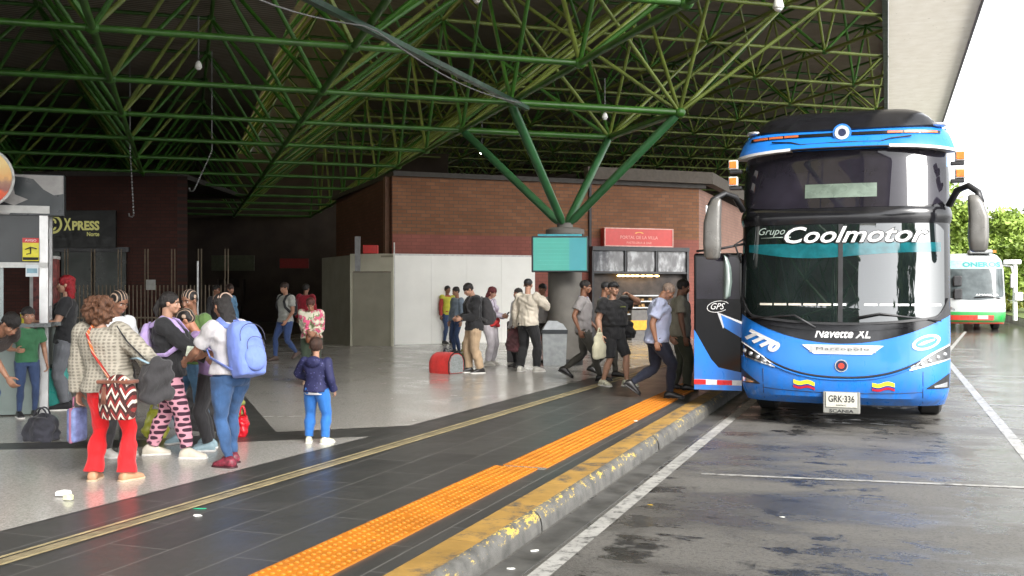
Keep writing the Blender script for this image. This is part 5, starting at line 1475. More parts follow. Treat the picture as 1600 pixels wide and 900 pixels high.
# ---- grey bin
bn = empty('litter_bin', G(866, 571), TH, 'grey litter bin with dark lid band and sloping top near the column', 'bin')
m = MB(); m.loft([[(x * w, y * w, z) for x, y in ((-.24, -.24), (.24, -.24), (.24, .24), (-.24, .24))] for z, w in ((0, .94), (.02, .97), (.68, 1.06))]); m.build('body', M('grey_bin_plastic', (.30, .32, .33), .5), bn)
m = MB(); m.loft([[(x * w, y * w, z) for x, y in ((-.24, -.24), (.24, -.24), (.24, .24), (-.24, .24))] for z, w in ((.68, 1.12), (.76, 1.12))]); m.build('lid_band', M('black_bin_band', (.03, .035, .04), .5), bn)
m = MB(); m.loft([[(x * w, y * w, z) for x, y in ((-.24, -.24), (.24, -.24), (.24, .24), (-.24, .24))] for z, w in ((.76, 1.06), (.92, .62), (.94, .55))]); m.build('lid', M('pale_bin_lid', (.36, .38, .40), .5), bn)

# ---- kiosk at the left edge
C0 = P(75, HOR, 13.); C0.z = .15
ko = empty('food_kiosk', C0, 0, 'snack kiosk with white frame, dark upper panel and counter at left edge', 'kiosk')
Tk = frame_from((0, 0, 0), E1, E2) @ Matrix.Diagonal((1, 1, .955, 1))          # x right along the face, y to the back
ALU = M('brushed_aluminium', (.50, .50, .50), .35, .6, var=.1); WHF = M('white_kiosk_frame', (.52, .52, .50), .4)
KP = M('pale_green_grey_panel', (.22, .27, .25), .4, var=.15, scale=2); KD = M('dark_slate_panel', (.018, .022, .025), .35, var=.3, scale=2)
def kb(a, b, mat, nm, bev=0.):
    m = MB(); m.box([(a[i] + b[i]) / 2 for i in range(3)], [abs(b[i] - a[i]) for i in range(3)], Tk, bev=bev); return m.build(nm, mat, ko)
kb((-3.2, .03, .02), (-.09, .1, 1.15), KP, 'front_panel'); kb((-.1, .1, .02), (-.05, 2.1, 1.15), KP, 'side_panel')
kb((-3.3, -.22, 1.18), (.06, .3, 1.23), M('dark_steel_counter', (.12, .13, .13), .3, .5), 'counter'); kb((-.3, .3, 1.18), (.12, 2.1, 1.23), M('dark_steel_counter', (.12, .13, .13), .3, .5), 'counter')
kb((-.10, 0, 0), (0, .10, 2.78), ALU, 'post'); kb((-.08, .42, 1.23), (0, .5, 2.78), ALU, 'post'); kb((-1.5, 0, 1.23), (-1.44, .07, 2.0), WHF, 'post')
kb((-3.2, -.02, 2.68), (0.02, .06, 2.78), WHF, 'frame_rail'); kb((-3.2, -.02, 1.96), (0.0, .06, 2.03), WHF, 'frame_rail')
kb((-3.2, .02, 2.03), (-.10, .09, 2.68), KD, 'upper_panel'); kb((-.08, .1, 2.03), (-.03, .42, 2.68), KD, 'upper_panel')
kb((-3.2, .05, 1.23), (-.52, .06, 1.96), M('kiosk_glass', (.13, .17, .17), .08, var=.5, scale=1.2, ior=1.6), 'window_pane')
kb((-3.2, 1.9, .02), (-1.3, 2.0, 2.7), M('kiosk_back_wall', (.2, .2, .18), .6), 'back_wall'); kb((-3.2, 0, 2.72), (0, .5, 2.76), KD, 'roof')
def sign_k(name, cx, cz, w, h, mat, lab, y=-.035, th=.01, cat='sign'):
    loc = C0 + Tk.to_3x3() @ Vector((cx, y, cz)); r = empty(name, loc, 0, lab, cat)
    m = MB(); m.box((0, 0, 0), (w, th, h), frame_from((0, 0, 0), E1, E2), bev=min(.004, th / 3)); m.build('panel', mat, r); return r
T3 = frame_from((0, 0, 0), E1, E2)
def patch_txt(r, t, w, h, cx, cz, mat, y=-.012):
    vs, fs = text_fit(t, w, h); m = MB(); m.add([T3 @ Vector((x + cx, y, z + cz)) for x, z in vs], fs); m.build('lettering', mat, r)
r = sign_k('warning_sign', -.195, 2.20, .19, .29, M('yellow_sign', (.68, .60, .03), .4), 'small yellow and red warning notice on the kiosk dark panel')
m = MB(); m.box((0, -.007, .115), (.19, .006, .06), T3); m.build('header', M('red_header', (.55, .03, .03), .4), r)
patch_txt(r, 'AVISO', .13, .03, 0, .115, M('white_lettering', (.75, .75, .75), .5))
m = MB(); m.tube([T3 @ Vector(v) for v in ((-.06, -.01, .0), (.0, -.012, .03), (.07, -.012, .01))], .022, 8, flat=.3); m.tube([T3 @ Vector(v) for v in ((0, -.01, .02), (.0, -.012, -.05), (-.05, -.012, -.06))], .012, 6, flat=.4); m.box((0, -.007, -.115), (.18, .006, .035), T3); m.build('pictogram', BLK, r)
r = sign_k('paper_notice', -.18, 1.92, .15, .15, M('white_notice', (.62, .66, .68), .5, var=.1), 'white notice with a blue mark hung from the kiosk frame rail', y=-.03)
m = MB(); m.box((0, -.008, 0), (.12, .004, .06), T3); m.build('mark', M('blue_grey_mark', (.2, .35, .42), .5), r)
r = sign_k('menu_strip', -.85, 2.08, .30, .05, M('dark_menu_strip', (.06, .05, .05), .5), 'small dark menu strip with orange letters at the kiosk window top'); patch_txt(r, 'CAFE', .16, .035, 0, 0, M('orange_letters', (.7, .3, .08), .5))
# roof sign box, black with grey petal shapes
r = sign_k('roof_sign', -.45, 2.925, 1.28, .52, M('black_sign_box', (.012, .018, .022), .35), 'black sign box with grey petal shapes on the kiosk roof', y=.10, th=.22)
m = MB()
def petal(pts): m.add([T3 @ Vector((x, -.114, z)) for x, z in pts], [tuple(range(len(pts)))])
petal([(-.2, .25), (.63, .25), (.63, .02), (.52, .0), (.40, .07), (.28, .20), (.16, .22)])
petal([(-.35, .22), (-.1, .20), (.05, .12), (.07, .0), (.22, -.06), (.06, -.14), (-.15, -.06), (-.4, .0)])
petal([(-.4, -.06), (-.16, -.10), (.02, -.24), (.0, -.255), (-.22, -.255), (-.3, -.2), (-.45, -.24)])
m.build('petals', M('grey_petals', (.30, .29, .28), .5), r)
# round sign
loc = C0 + Tk.to_3x3() @ Vector((-.72, -.34, 3.10)); r = empty('round_sign', loc, 0, 'round orange and red picture sign with white rim on the kiosk roof', 'sign')
Tr = T3 @ Matrix.Rotation(R_(90), 4, 'X')
def m_disc():
    m, nt, bs = new_mat('orange_sunset_print'); sp = nt.nodes.new('ShaderNodeSeparateXYZ'); tc = nt.nodes.new('ShaderNodeTexCoord'); lk(nt, tc.outputs['Object'], sp.inputs[0])
    n = tex_noise(nt, tc.outputs['Object'], 16, 4)
    z = math_n(nt, 'ADD', sp.outputs['Z'], math_n(nt, 'MULTIPLY', n, .12))
    mr = nt.nodes.new('ShaderNodeMapRange'); lk(nt, z, mr.inputs[0]); mr.inputs[1].default_value = -.28; mr.inputs[2].default_value = .42
    c = ramp(nt, mr.outputs[0], [(.05, (.55, .03, .01)), (.22, (.75, .10, .02)), (.30, (.28, .10, .08)), (.42, (.40, .20, .12)), (.5, (.78, .42, .14)), (.75, (.85, .62, .25)), (1., (.80, .50, .18))])
    lk(nt, c, bs.inputs['Base Color']); bs.inputs['Roughness'].default_value = .35; return m
m = MB(); m.tube([(0, 0, -.03), (0, 0, .03)], .355, 40, T=Tr); m.build('face', m_disc(), r, autosm=40)
m = MB(); m.tube([(.365 * math.cos(a), .365 * math.sin(a), 0) for a in [2 * math.pi * k / 48 for k in range(49)]], .022, 8, T=Tr); m.build('rim', WHF, r, smooth=True)
m = MB(); m.box((0, .2, 0), (.08, .36, .08), T3); m.box((0, .2, -.28), (.05, .05, .3), T3); m.build('bracket', ALU, r)
# things on and behind the counter
def on_k(name, x, y, lab, cat):
    return empty(name, C0 + Tk.to_3x3() @ Vector((x, y, 1.23)), 0, lab, cat)
r = on_k('drink_cup', -.28, .02, 'yellow drink in a clear cup on the kiosk counter', 'cup'); m = MB(); m.tube([(0, 0, 0), (0, 0, .12)], [.035, .045], 14); m.build('cup', M('yellow_juice', (.62, .55, .04), .2), r, autosm=40); m = MB(); m.tube([(0, 0, .12), (0, 0, .13)], .048, 14); m.build('lid', WHF, r, autosm=40)
r = on_k('napkin_holder', -.65, .0, 'small steel napkin holder on the kiosk counter', 'holder'); m = MB(); m.box((0, 0, .06), (.14, .09, .12), bev=.01); m.build('case', ALU, r); m = MB(); m.box((0, 0, .13), (.11, .05, .05)); m.build('napkins', M('white_paper', (.75, .73, .74), .6), r)
r = on_k('drink_bottle', -.95, .0, 'tall blue bottle at the left end of the kiosk counter', 'bottle'); m = MB(); m.tube([(0, 0, 0), (0, 0, .2), (0, 0, .25), (0, 0, .3)], [.045, .045, .02, .018], 14); m.build('bottle', M('blue_bottle', (.03, .15, .35), .2), r, autosm=40); m = MB(); m.tube([(0, 0, .3), (0, 0, .33)], .022, 10); m.build('cap', WHF, r, autosm=40)
r = on_k('food_tray', -.80, -.08, 'white tray of browned snacks on the kiosk counter', 'tray'); m = MB(); m.box((0, 0, .015), (.26, .18, .03), bev=.008); m.build('tray', WHF, r); m = MB()
for k in range(4): m.ell((-.09 + .06 * k, .0, .045), (.032, .045, .022))
m.build('snacks', M('browned_pastry', (.35, .17, .05), .6), r, smooth=True)
r = on_k('display_fridge', -.16, 1.2, 'slim display cabinet with white frame at the kiosk side', 'cabinet'); Tq = Matrix.Rotation(-.9, 4, 'Z')
m = MB(); m.box((0, 0, .42), (.42, .3, .84), Tq); m.build('case', M('dark_red_stock', (.16, .03, .025), .5, var=.9, scale=14), r)
m = MB()
for a, b in (((-.22, -.16, .84), (.22, .16, .88)), ((.20, -.18, 0), (.23, -.14, .84)), ((-.23, -.18, 0), (-.2, -.14, .84))): m.box2(a, b, Tq)
m.build('frame', WHF, r)
r = on_k('drink_cup', .03, 1.0, 'teal cup on the side counter in front of the red-haired woman', 'cup'); m = MB(); m.tube([(0, 0, 0), (0, 0, .13)], [.035, .045], 14); m.build('cup', M('teal_cup', (.1, .35, .32), .3), r, autosm=40)

# ---- litter on the floor
def scrap(px, py, w, l, col, lab, z=.162, rz=0., h=.01, z0=.15):
    m = MB(); vs = []; n = 7
    for k in range(n):
        a = 2 * math.pi * k / n; q = random.uniform(.7, 1.1); vs.append((math.cos(a) * w / 2 * q, math.sin(a) * l / 2 * q))
    m.prism(vs, 0, h); m.v = [(x, y, zz * random.uniform(.6, 1.6)) for x, y, zz in m.v]
    o = m.build('litter_scrap', M('scrap_%s' % col[0], col[1], .6)); o.location = G(px, py, z); o.rotation_euler.z = rz
    tag(o, lab, 'litter')
scrap(100, 774, .13, .07, ('white', (.72, .72, .68)), 'crumpled white wrapper nearest to the red trousers', rz=.4, h=.025); scrap(106, 780, .11, .07, ('pale_yellow', (.66, .68, .42)), 'pale yellow scrap lying against the white wrapper', rz=-.3, h=.03)
scrap(313, 795, .12, .02, ('green', (.03, .42, .22)), 'thin green strip of litter on the dark tiles', .153, .3, .004); scrap(308, 806, .07, .05, ('white', (.72, .72, .68)), 'white scrap just below the green strip', .153, .3, .006)
scrap(835, 861, .07, .03, ('white', (.72, .72, .68)), 'white scrap on the asphalt in the gutter', .008, .8, .006); scrap(799, 889, .06, .03, ('white', (.72, .72, .68)), 'white scrap on the asphalt nearest the camera', .008, .3, .006)
scrap(1016, 789, .06, .02, ('yellow', (.55, .36, .04)), 'yellow paint flake on the asphalt beside the white line', .006, .1, .003); scrap(1222, 808, .05, .02, ('white', (.72, .72, .68)), 'white scrap on the grey asphalt below the bay line', .006, .1, .003)
scrap(993, 658, .05, .03, ('white', (.72, .72, .68)), 'white speck on the orange paving', .17, .1, .006)
# ================================================================== coaches
def m_carpaint(name, col, coat=.6, rough=.32):
    m, nt, bs = new_mat(name); n = tex_noise(nt, coords(nt), 1.6, 6); g = tex_noise(nt, coords(nt, scale=(1, 1, .3)), 9, 5)
    sp = nt.nodes.new('ShaderNodeSeparateXYZ'); lk(nt, coords(nt), sp.inputs[0])
    c = ramp(nt, n, [(.3, tuple(q * .92 for q in col)), (.7, tuple(min(1, q * 1.06) for q in col))])
    low = nt.nodes.new('ShaderNodeMapRange'); lk(nt, sp.outputs['Z'], low.inputs[0]); low.inputs[1].default_value = .85; low.inputs[2].default_value = .3; low.inputs[3].default_value = 0; low.inputs[4].default_value = .55
    f = math_n(nt, 'MULTIPLY', low.outputs[0], ramp(nt, g, [(.4, 0.), (.7, 1.)]))
    lk(nt, mixc(nt, f, c, (.12, .12, .11)), bs.inputs['Base Color']); lk(nt, ramp(nt, g, [(.3, rough - .08), (.7, rough + .1)]), bs.inputs['Roughness'])
    bs.inputs['Coat Weight'].default_value = coat; bs.inputs['Coat Roughness'].default_value = .06; return m
BLUE = m_carpaint('bright_blue_coach_paint', (.013, .185, .66), .35)
GLOSSB = M('gloss_black_trim', (.010, .010, .012), .14, var=.3, coat=.0, rvar=.06)
SATB = M('satin_black_plastic', (.022, .022, .024), .42, var=.3)
def m_glass(name, col=(.006, .009, .009), ior=1.9):
    m, nt, bs = new_mat(name); n = tex_noise(nt, coords(nt), 2.2, 4)
    lk(nt, ramp(nt, n, [(.3, col), (.7, tuple(q * 2.2 for q in col))]), bs.inputs['Base Color']); bs.inputs['Roughness'].default_value = .02; bs.inputs['IOR'].default_value = ior
    bump(nt, bs, tex_noise(nt, coords(nt), .9, 1), .06, .05); return m
WSG = m_glass('windscreen_glass', ior=2.2); WSG2 = m_glass('smoked_upper_glass', (.010, .009, .013), 1.5)
CHR = M('bright_chrome', (.72, .73, .75), .15, .9, var=.08); WHT = M('white_vinyl_lettering', (.70, .70, .70), .4, var=.04)
AMB = M('amber_lens', (.90, .20, .02), .25); RED = M('red_reflector', (.60, .015, .02), .3); REFW = M('silver_reflector', (.70, .70, .70), .3)
RUB = M('tyre_rubber', (.018, .018, .018), .75, bmp=.2); RIM = M('grey_rim', (.25, .25, .26), .4, .7)

class Coach:
    def __init__(s, x, y, rz, label, W=1.29, n=2.7, D=.62, prof=None, L=13.5, top=3.98, wtop=None):
        s.root = empty('coach', (x, y, 0), rz, label, 'coach'); s.W, s.n, s.D, s.prof, s.L, s.top = W, n, D, prof, L, top
        s.wt = wtop or [(.3, .955), (.5, .99), (.8, 1.), (3.3, 1.), (3.7, .975), (3.9, .94), (4.05, .86)]
    def lerp(s, tab, z):
        if z <= tab[0][0]: return tab[0][1]
        for a, b in zip(tab, tab[1:]):
            if z <= b[0]: t = (z - a[0]) / (b[0] - a[0]); return a[1] + (b[1] - a[1]) * t
        return tab[-1][1]
    def Wz(s, z): return s.W * s.lerp(s.wt, z)
    def F(s, x, z):
        w = s.Wz(z); q = min(.9995, abs(x) / w)
        return s.lerp(s.prof, z) + s.D * (1 - (1 - q ** s.n) ** (1 / s.n))
    def P(s, x, z, off=0.):
        """point on the front, off metres in front of the skin (outwards along the plan normal)"""
        w = s.Wz(z); q = min(.9995, abs(x) / w); e = 1e-3
        nx = -(s.F(min(x + e, w * .9995), z) - s.F(max(x - e, -w * .9995), z)) / (2 * e)
        v = Vector((-nx, -1, 0)); v.normalize()
        v = Vector((math.copysign(abs(v.x), x) if abs(x) > 1e-4 else 0, v.y, 0))
        return Vector((x, s.F(x, z), z)) + v * off
    def shell(s, mats, zs, z_mat, L=None):
        N = 36; rings = []
        for z in zs:
            w = s.Wz(z); ring = []
            for k in range(N + 1):
                a = -1 + 2 * k / N; a = math.sin(a * math.pi / 2); a = math.copysign(abs(a) ** .8, a)
                x = a * w * .9995; ring.append(Vector((x, s.F(x, z), z)))
            ys = [s.lerp(s.prof, z) + s.D + t for t in (.3, 3, 6, 9, s.L)]
            ring += [Vector((w, y, z)) for y in ys] + [Vector((-w, y, z)) for y in ys[::-1]]
            rings.append(ring)
        m = MB(); n = len(rings[0])
        for i in range(len(zs) - 1):
            m.cur = z_mat(zs[i]); b = len(m.v)
            m.add(rings[i] + rings[i + 1], [(k, (k + 1) % n, n + (k + 1) % n, n + k) for k in range(n)])
        m.cur = z_mat(zs[-1]); m.add(rings[-1], [tuple(range(n))]); m.cur = 0; m.add(rings[0], [tuple(range(n))[::-1]])
        o = m.build('body', mats, s.root); bm = bmesh.new(); bm.from_mesh(o.data); bmesh.ops.remove_doubles(bm, verts=bm.verts, dist=1e-4)
        bmesh.ops.recalc_face_normals(bm, faces=bm.faces)
        for e in bm.edges:
            if len(e.link_faces) == 2 and e.calc_face_angle(0) > R_(32): e.smooth = False
        for f in bm.faces: f.smooth = True
        bm.to_mesh(o.data); bm.free(); return o
    def patch(s, name, x0, x1, zl, zu, off, mat, nx=44, nz=10, parent=None, th=.004, offf=None):
        """a shaped plate that follows the front: its edges are the curves zl(x) and zu(x)"""
        fl = zl if callable(zl) else (lambda x: zl); fu = zu if callable(zu) else (lambda x: zu)
        m = MB(); vs = []; fs = []
        for layer in (0, 1):
            for j in range(nz + 1):
                for i in range(nx + 1):
                    x = x0 + (x1 - x0) * i / nx; z = fl(x) + (fu(x) - fl(x)) * j / nz
                    o = off if offf is None else off + offf(j / nz)
                    vs.append(s.P(x, z, o if layer == 0 else -.01))
        st = (nx + 1) * (nz + 1)
        idx = lambda l, j, i: l * st + j * (nx + 1) + i
        for j in range(nz):
            for i in range(nx): fs.append((idx(0, j, i), idx(0, j, i + 1), idx(0, j + 1, i + 1), idx(0, j + 1, i)))
        for i in range(nx):
            fs.append((idx(0, 0, i), idx(1, 0, i), idx(1, 0, i + 1), idx(0, 0, i + 1))); fs.append((idx(0, nz, i), idx(0, nz, i + 1), idx(1, nz, i + 1), idx(1, nz, i)))
        for j in range(nz):
            fs.append((idx(0, j, 0), idx(0, j + 1, 0), idx(1, j + 1, 0), idx(1, j, 0))); fs.append((idx(0, j, nx), idx(1, j, nx), idx(1, j + 1, nx), idx(0, j + 1, nx)))
        m.add(vs, fs)
        o = m.build(name, mat, parent or s.root, autosm=45); return o
    def poly(s, name, pts, off, mat, parent=None):
        """small flat shape given by its outline in (x, z)"""
        m = MB(); bm = bmesh.new(); vv = [bm.verts.new((p[0], 0, p[1])) for p in pts]; bm.faces.new(vv)
        bmesh.ops.triangulate(bm, faces=bm.faces[:])
        bmesh.ops.subdivide_edges(bm, edges=bm.edges[:], cuts=3, use_grid_fill=True); bmesh.ops.triangulate(bm, faces=bm.faces[:])
        bm.verts.index_update(); m.add([s.P(v.co.x, v.co.z, off) for v in bm.verts], [[v.index for v in f.verts] for f in bm.faces]); bm.free()
        return m.build(name, mat, parent or s.root)
    def text(s, t, cx, cz, w, h, off, mat, rot=0., parent=None, **kw):
        pts, fs = text_fit(t, w, h, **kw); c, q = math.cos(rot), math.sin(rot)
        m = MB(); m.add([s.P(cx + x * c - z * q, cz + x * q + z * c, off) for x, z in pts], fs)
        return m.build('lettering', mat, parent or s.root)
    def line(s, name, pts, r, off, mat, parent=None, n=8, flat=1.):
        m = MB(); m.tube([s.P(x, z, off) for x, z in pts], [(r, r * flat)] * len(pts), n); return m.build(name, mat, parent or s.root, smooth=True)
    def wheel(s, x, y, r=.5, w=.3):
        m = MB(); m.tube([(x - w / 2, y, r), (x - w / 2 + .04, y, r), (x + w / 2 - .04, y, r), (x + w / 2, y, r)], [r - .05, r, r, r - .05], 28); o = m.build('wheel', RUB, s.root, autosm=40)
        sx = 1 if x > 0 else -1
        m = MB(); m.tube([(x + sx * (w / 2 - .02), y, r), (x + sx * (w / 2 + .012), y, r)], [r * .58, r * .5], 20); m.build('rim', RIM, o, autosm=40)

pf = [(.30, .22), (.40, .07), (.55, .01), (.75, .0), (1.05, .03), (1.3, .07), (1.45, .10), (2.6, .27), (2.75, .28), (3.45, .50), (3.62, .52), (3.80, .56), (3.92, .75), (4.0, 1.25), (4.05, 2.2)]
B = Coach(-.55, 13.35, 0., 'big bright blue double height coach with black mask parked facing the camera at the kerb', prof=pf)
zs = [.30, .34, .40, .48, .55, .65, .75, .9, 1.05, 1.2, 1.35, 1.45, 1.7, 2.0, 2.3, 2.6, 2.75, 3.0, 3.2, 3.45, 3.62, 3.72, 3.80, 3.86, 3.92, 3.97, 4.0, 4.03, 4.05]
B.shell([BLUE, GLOSSB], zs, lambda z: 1 if z >= 3.79 or 2.55 <= z < 2.75 else 0)
lipz = lambda x: 1.075 + .36 * (abs(x) / 1.29) ** 2.0
B.patch('front_mask', -1.284, 1.284, lipz, 3.55, .006, GLOSSB, 60, 26)
gl_l = lambda x: 1.335 + .10 * (abs(x) / 1.2) ** 2 + .12 * max(0, (abs(x) - 1.08) / .12) ** 2
gl_u = lambda x: 2.575 - .09 * max(0, (abs(x) - 1.08) / .12) ** 2
w1 = B.patch('windscreen', -1.20, 1.20, gl_l, gl_u, .014, WSG, 60, 20)
B.patch('windscreen_surround', -1.235, 1.235, lambda x: gl_l(x) - .03, lambda x: gl_l(x), .026, SATB, 60, 2)
B.patch('centre_post', -.035, .02, 1.34, 2.575, .024, SATB, 4, 8)
B.patch('upper_windscreen', -1.235, 1.235, lambda x: 2.79 + .05 * (abs(x) / 1.2) ** 8, lambda x: 3.54, .012, WSG2, 60, 18)
B.patch('cross_moulding', -1.286, 1.286, lambda x: 2.585, lambda x: 2.785, .012, GLOSSB, 60, 10, offf=lambda t: .022 * math.sin(math.pi * t))
B.patch('lower_scuttle', -.86, .80, lambda x: 1.225 + .07 * (abs(x) / .86) ** 2, lambda x: 1.315 - .02 * (abs(x) / .86) ** 2, .018, GLOSSB, 30, 3)
B.patch('destination_display', -.45, .42, 2.92, 3.10, .018, M('dim_green_grey_display', (.13, .17, .14), .3, var=.4, scale=4), 10, 4)
B.patch('sun_strip', -1.16, 1.16, lambda x: 2.16 + .07 * (abs(x) / 1.16) ** 2 + .025 * math.sin(3 * x), 2.335, .0175, M('teal_tinted_strip', (.01, .11, .13), .06, var=.3, ior=1.9), 40, 4)
B.text('Coolmotor', .155, 2.445, 1.74, .235, .028, M('dark_letter_outline', (.01, .012, .014), .4), shear=.35, bold=.034)
B.text('Coolmotor', .155, 2.445, 1.70, .21, .031, WHT, shear=.35, bold=.014)
B.text('Grupo', -.86, 2.49, .34, .12, .021, M('pale_green_script', (.35, .42, .38), .4), shear=.4)
B.line('underline', [(-1.0, 2.415), (-.8, 2.42), (-.62, 2.42)], .006, .02, M('pale_green_script', (.35, .42, .38), .4))
for k in range(12):
    if k == 6: continue
    x = -1.0 + k * .182; B.patch('dash_strip', x, x + .155, 1.545, 1.572, .019, M('cream_dash_strip', (.62, .58, .50), .4) if k < 5 else WHT, 4, 1)
B.text('Navette XL', .02, 1.20, .66, .115, .011, WHT, shear=.3, bold=.02)
cp = B.patch('nameplate', -.46, .50, lambda x: .945 if abs(x - .02) < .34 else .945 + (abs(x - .02) - .34) * .75, 1.055, .014, CHR, 48, 3)
B.patch('nameplate_face', -.37, .41, .966, 1.04, .0175, M('brushed_grey_plate', (.42, .42, .41), .35, .4), 12, 2)
B.text('Marcopolo', .02, 1.004, .62, .045, .020, M('dark_engraved_letter', (.05, .05, .05), .4), spacing=1.2)
em = B.P(.01, .80, .015)
for r_, y_, mt, nm in ((.078, 0, CHR, 'emblem_ring'), (.066, -.006, M('dark_blue_emblem', (.012, .018, .06), .3), 'emblem'), (.036, -.011, M('red_griffin', (.60, .05, .03), .4), 'emblem_centre')):
    m = MB(); m.tube([em + Vector((0, .02, 0)), em + Vector((0, y_, 0))], r_, 24); m.build(nm, mt, B.root, autosm=40)
def lip(x): return .655 + .20 * (abs(x) / .9) ** 2.4
B.line('bumper_groove', [(x, lip(x)) for x in [-.93 + 1.86 * k / 40 for k in range(41)]], .013, .004, SATB)
B.line('bumper_lip', [(x, lip(x) - .028) for x in [-.86 + 1.72 * k / 40 for k in range(41)]], .010, .008, BLUE)
for sx in (-1, 1):
    def hl(x, a=0.): t = (abs(x) - .80) / .47; return .755 + .13 * t + a
    def hu(x, a=0.): t = (abs(x) - .80) / .47; return .785 + .30 * t + .02 * math.sin(min(1, max(0, t)) * math.pi) - a
    x0, x1 = (.80, 1.272) if sx > 0 else (-1.272, -.80)
    h = B.patch('headlight', x0, x1, lambda x: hl(x), lambda x: hu(x), .012, CHR, 18, 5)
    xa, xb = (.86, 1.262) if sx > 0 else (-1.262, -.86)
    B.patch('lens', xa, xb, lambda x: hl(x, .022), lambda x: hu(x, .025), .017, M('dark_lamp_glass', (.025, .027, .03), .05, ior=1.9, var=.6, scale=10), 16, 5, parent=h)
    for q in (.93, 1.02, 1.11, 1.19):
        c = B.P(sx * q, (hl(q) + hu(q)) / 2 - .004, .012); m = MB(); m.ell(c, (.036, .022, .030)); m.build('lamp', M('lamp_reflector', (.55, .56, .58), .12, .7, var=.4, scale=40), h, smooth=True)
    B.line('light_strip', [(sx * q, hu(q) - .016) for q in [.85 + .4 * k / 10 for k in range(11)]], .006, .017, WHT, parent=h)
    f = B.patch('fog_lamp', min(sx * 1.0, sx * 1.262), max(sx * 1.0, sx * 1.262), lambda x: .53, lambda x: .54 + .17 * max(0, (abs(x) - 1.0) / .26), .008, SATB, 12, 3)
    B.patch('lamp_glass', min(sx * 1.08, sx * 1.23), max(sx * 1.08, sx * 1.23), .545, lambda x: .56 + .055 * max(0, (abs(x) - 1.06) / .2), .014, CHR, 6, 2, parent=f)
    # flags
    YEL, BLU2, RE2 = M('flag_yellow', (.80, .62, .03), .5), M('flag_blue', (.02, .05, .3), .5), M('flag_red', (.60, .02, .05), .5)
    cx = -.44 if sx < 0 else .50
    def wav(x, z): return z + .012 * math.sin((x - cx) * 30) - .12 * abs(x - cx) * (1 if (x - cx) * sx < 0 else 0)
    g0, g1 = cx - .13, cx + .13
    for a, b, mt in ((.555, .605, YEL), (.535, .555, BLU2), (.505, .535, RE2)):
        B.patch('flag_sticker', g0, g1, lambda x, a=a: wav(x, a), lambda x, b=b: wav(x, b), .006, mt, 14, 1)
    # bits on the sides
    for zz, nm in ((3.42, 0), (3.20, 0)):
        c = Vector((sx * 1.40, .62, zz)); m = MB(); m.box(c, (.12, .10, .125), bev=.012); o = m.build('side_marker', M('marker_housing', (.62, .6, .58), .4), B.root)
        m = MB(); m.box(c + Vector((0, -.052, 0)), (.092, .012, .092), bev=.004); m.build('amber_lens', AMB, o)
        m = MB(); m.box(c + Vector((-sx * .03, .02, -.09)), (.16, .12, .045), bev=.01); m.build('bracket', SATB, o)
for sx in (-1, 1):
    B.line('panel_gap', [(sx * .955, z) for z in (.34, .42, .5, .58, .66, .74)], .0045, .001, SATB, n=5)
    B.line('panel_gap', [(sx * (.80 + .02 * k), .76 - .0 * k + .30 * (k / 6) ** 0 * 0 - .008 * k) for k in range(3)], .004, .001, SATB, n=5)
B.line('panel_gap', [(x, .455 + .05 * (abs(x) / 1.2) ** 2) for x in [-.95 + 1.9 * k / 20 for k in range(21)]], .004, .001, SATB, n=5)
# plate
pc_ = Vector((.01, -.005, .355)); m = MB(); m.box(pc_ + Vector((0, .03, -.015)), (.44, .05, .27), bev=.012); h = m.build('plate_holder', M('grey_plate_holder', (.22, .22, .2), .5), B.root)
m = MB(); m.box(pc_ + Vector((0, -.0, .02)), (.37, .012, .185), bev=.005); m.build('licence_plate', M('white_plate', (.50, .49, .43), .4, var=.06), h)
for t, cz, w, hh_ in (('GRK·336', .035, .31, .085), ('BOGOTA D.C.', -.045, .12, .018)):
    vs, fs = text_fit(t, w, hh_, bold=.02); m = MB(); m.add([(pc_.x + x, pc_.y - .0085, pc_.z + cz + z) for x, z in vs], fs); m.build('lettering', M('black_plate_letter', (.02, .02, .02), .5), h)
vs, fs = text_fit('SCANIA', .29, .04, bold=.03); m = MB(); m.add([(pc_.x + x, pc_.y + .003, pc_.z - .118 + z) for x, z in vs], fs); m.build('lettering', M('black_plate_letter', (.02, .02, .02), .5), h)
# number and oval badge
B.text('7770', -.965, 1.085, .47, .155, .014, WHT, rot=-.42, bold=.07, shear=.25)
ov = [(0.99 + .17 * math.cos(a) * math.cos(.33) - .085 * math.sin(a) * math.sin(.33), 1.10 + .17 * math.cos(a) * math.sin(.33) + .085 * math.sin(a) * math.cos(.33)) for a in [2 * math.pi * k / 32 for k in range(32)]]
B.poly('oval_badge', ov, .010, WHT)
ov2 = [(.99 + (x - .99) * .76, 1.10 + (z - 1.10) * .70) for x, z in ov]; B.poly('badge_centre', ov2, .0125, BLUE)
ov3 = [(.99 + .10 * a, 1.10 + .033 * a + b) for a, b in ((-1, 0), (-.3, .022), (1, .012), (.9, -.006), (.2, -.01), (-.4, -.018))]; B.poly('badge_mark', ov3, .0145, WHT)
# wipers
for a, b, c in (((-.30, 1.27), (-.55, 1.42), (-1.12, 1.375)), ((.20, 1.40), (.45, 1.45), (1.13, 1.36))):
    m = MB(); pts = [B.P(x, z, .06) for x, z in (a, b, c)]; m.tube(pts, [.016, .014, .010], 6); o = m.build('wiper', SATB, B.root, smooth=True)
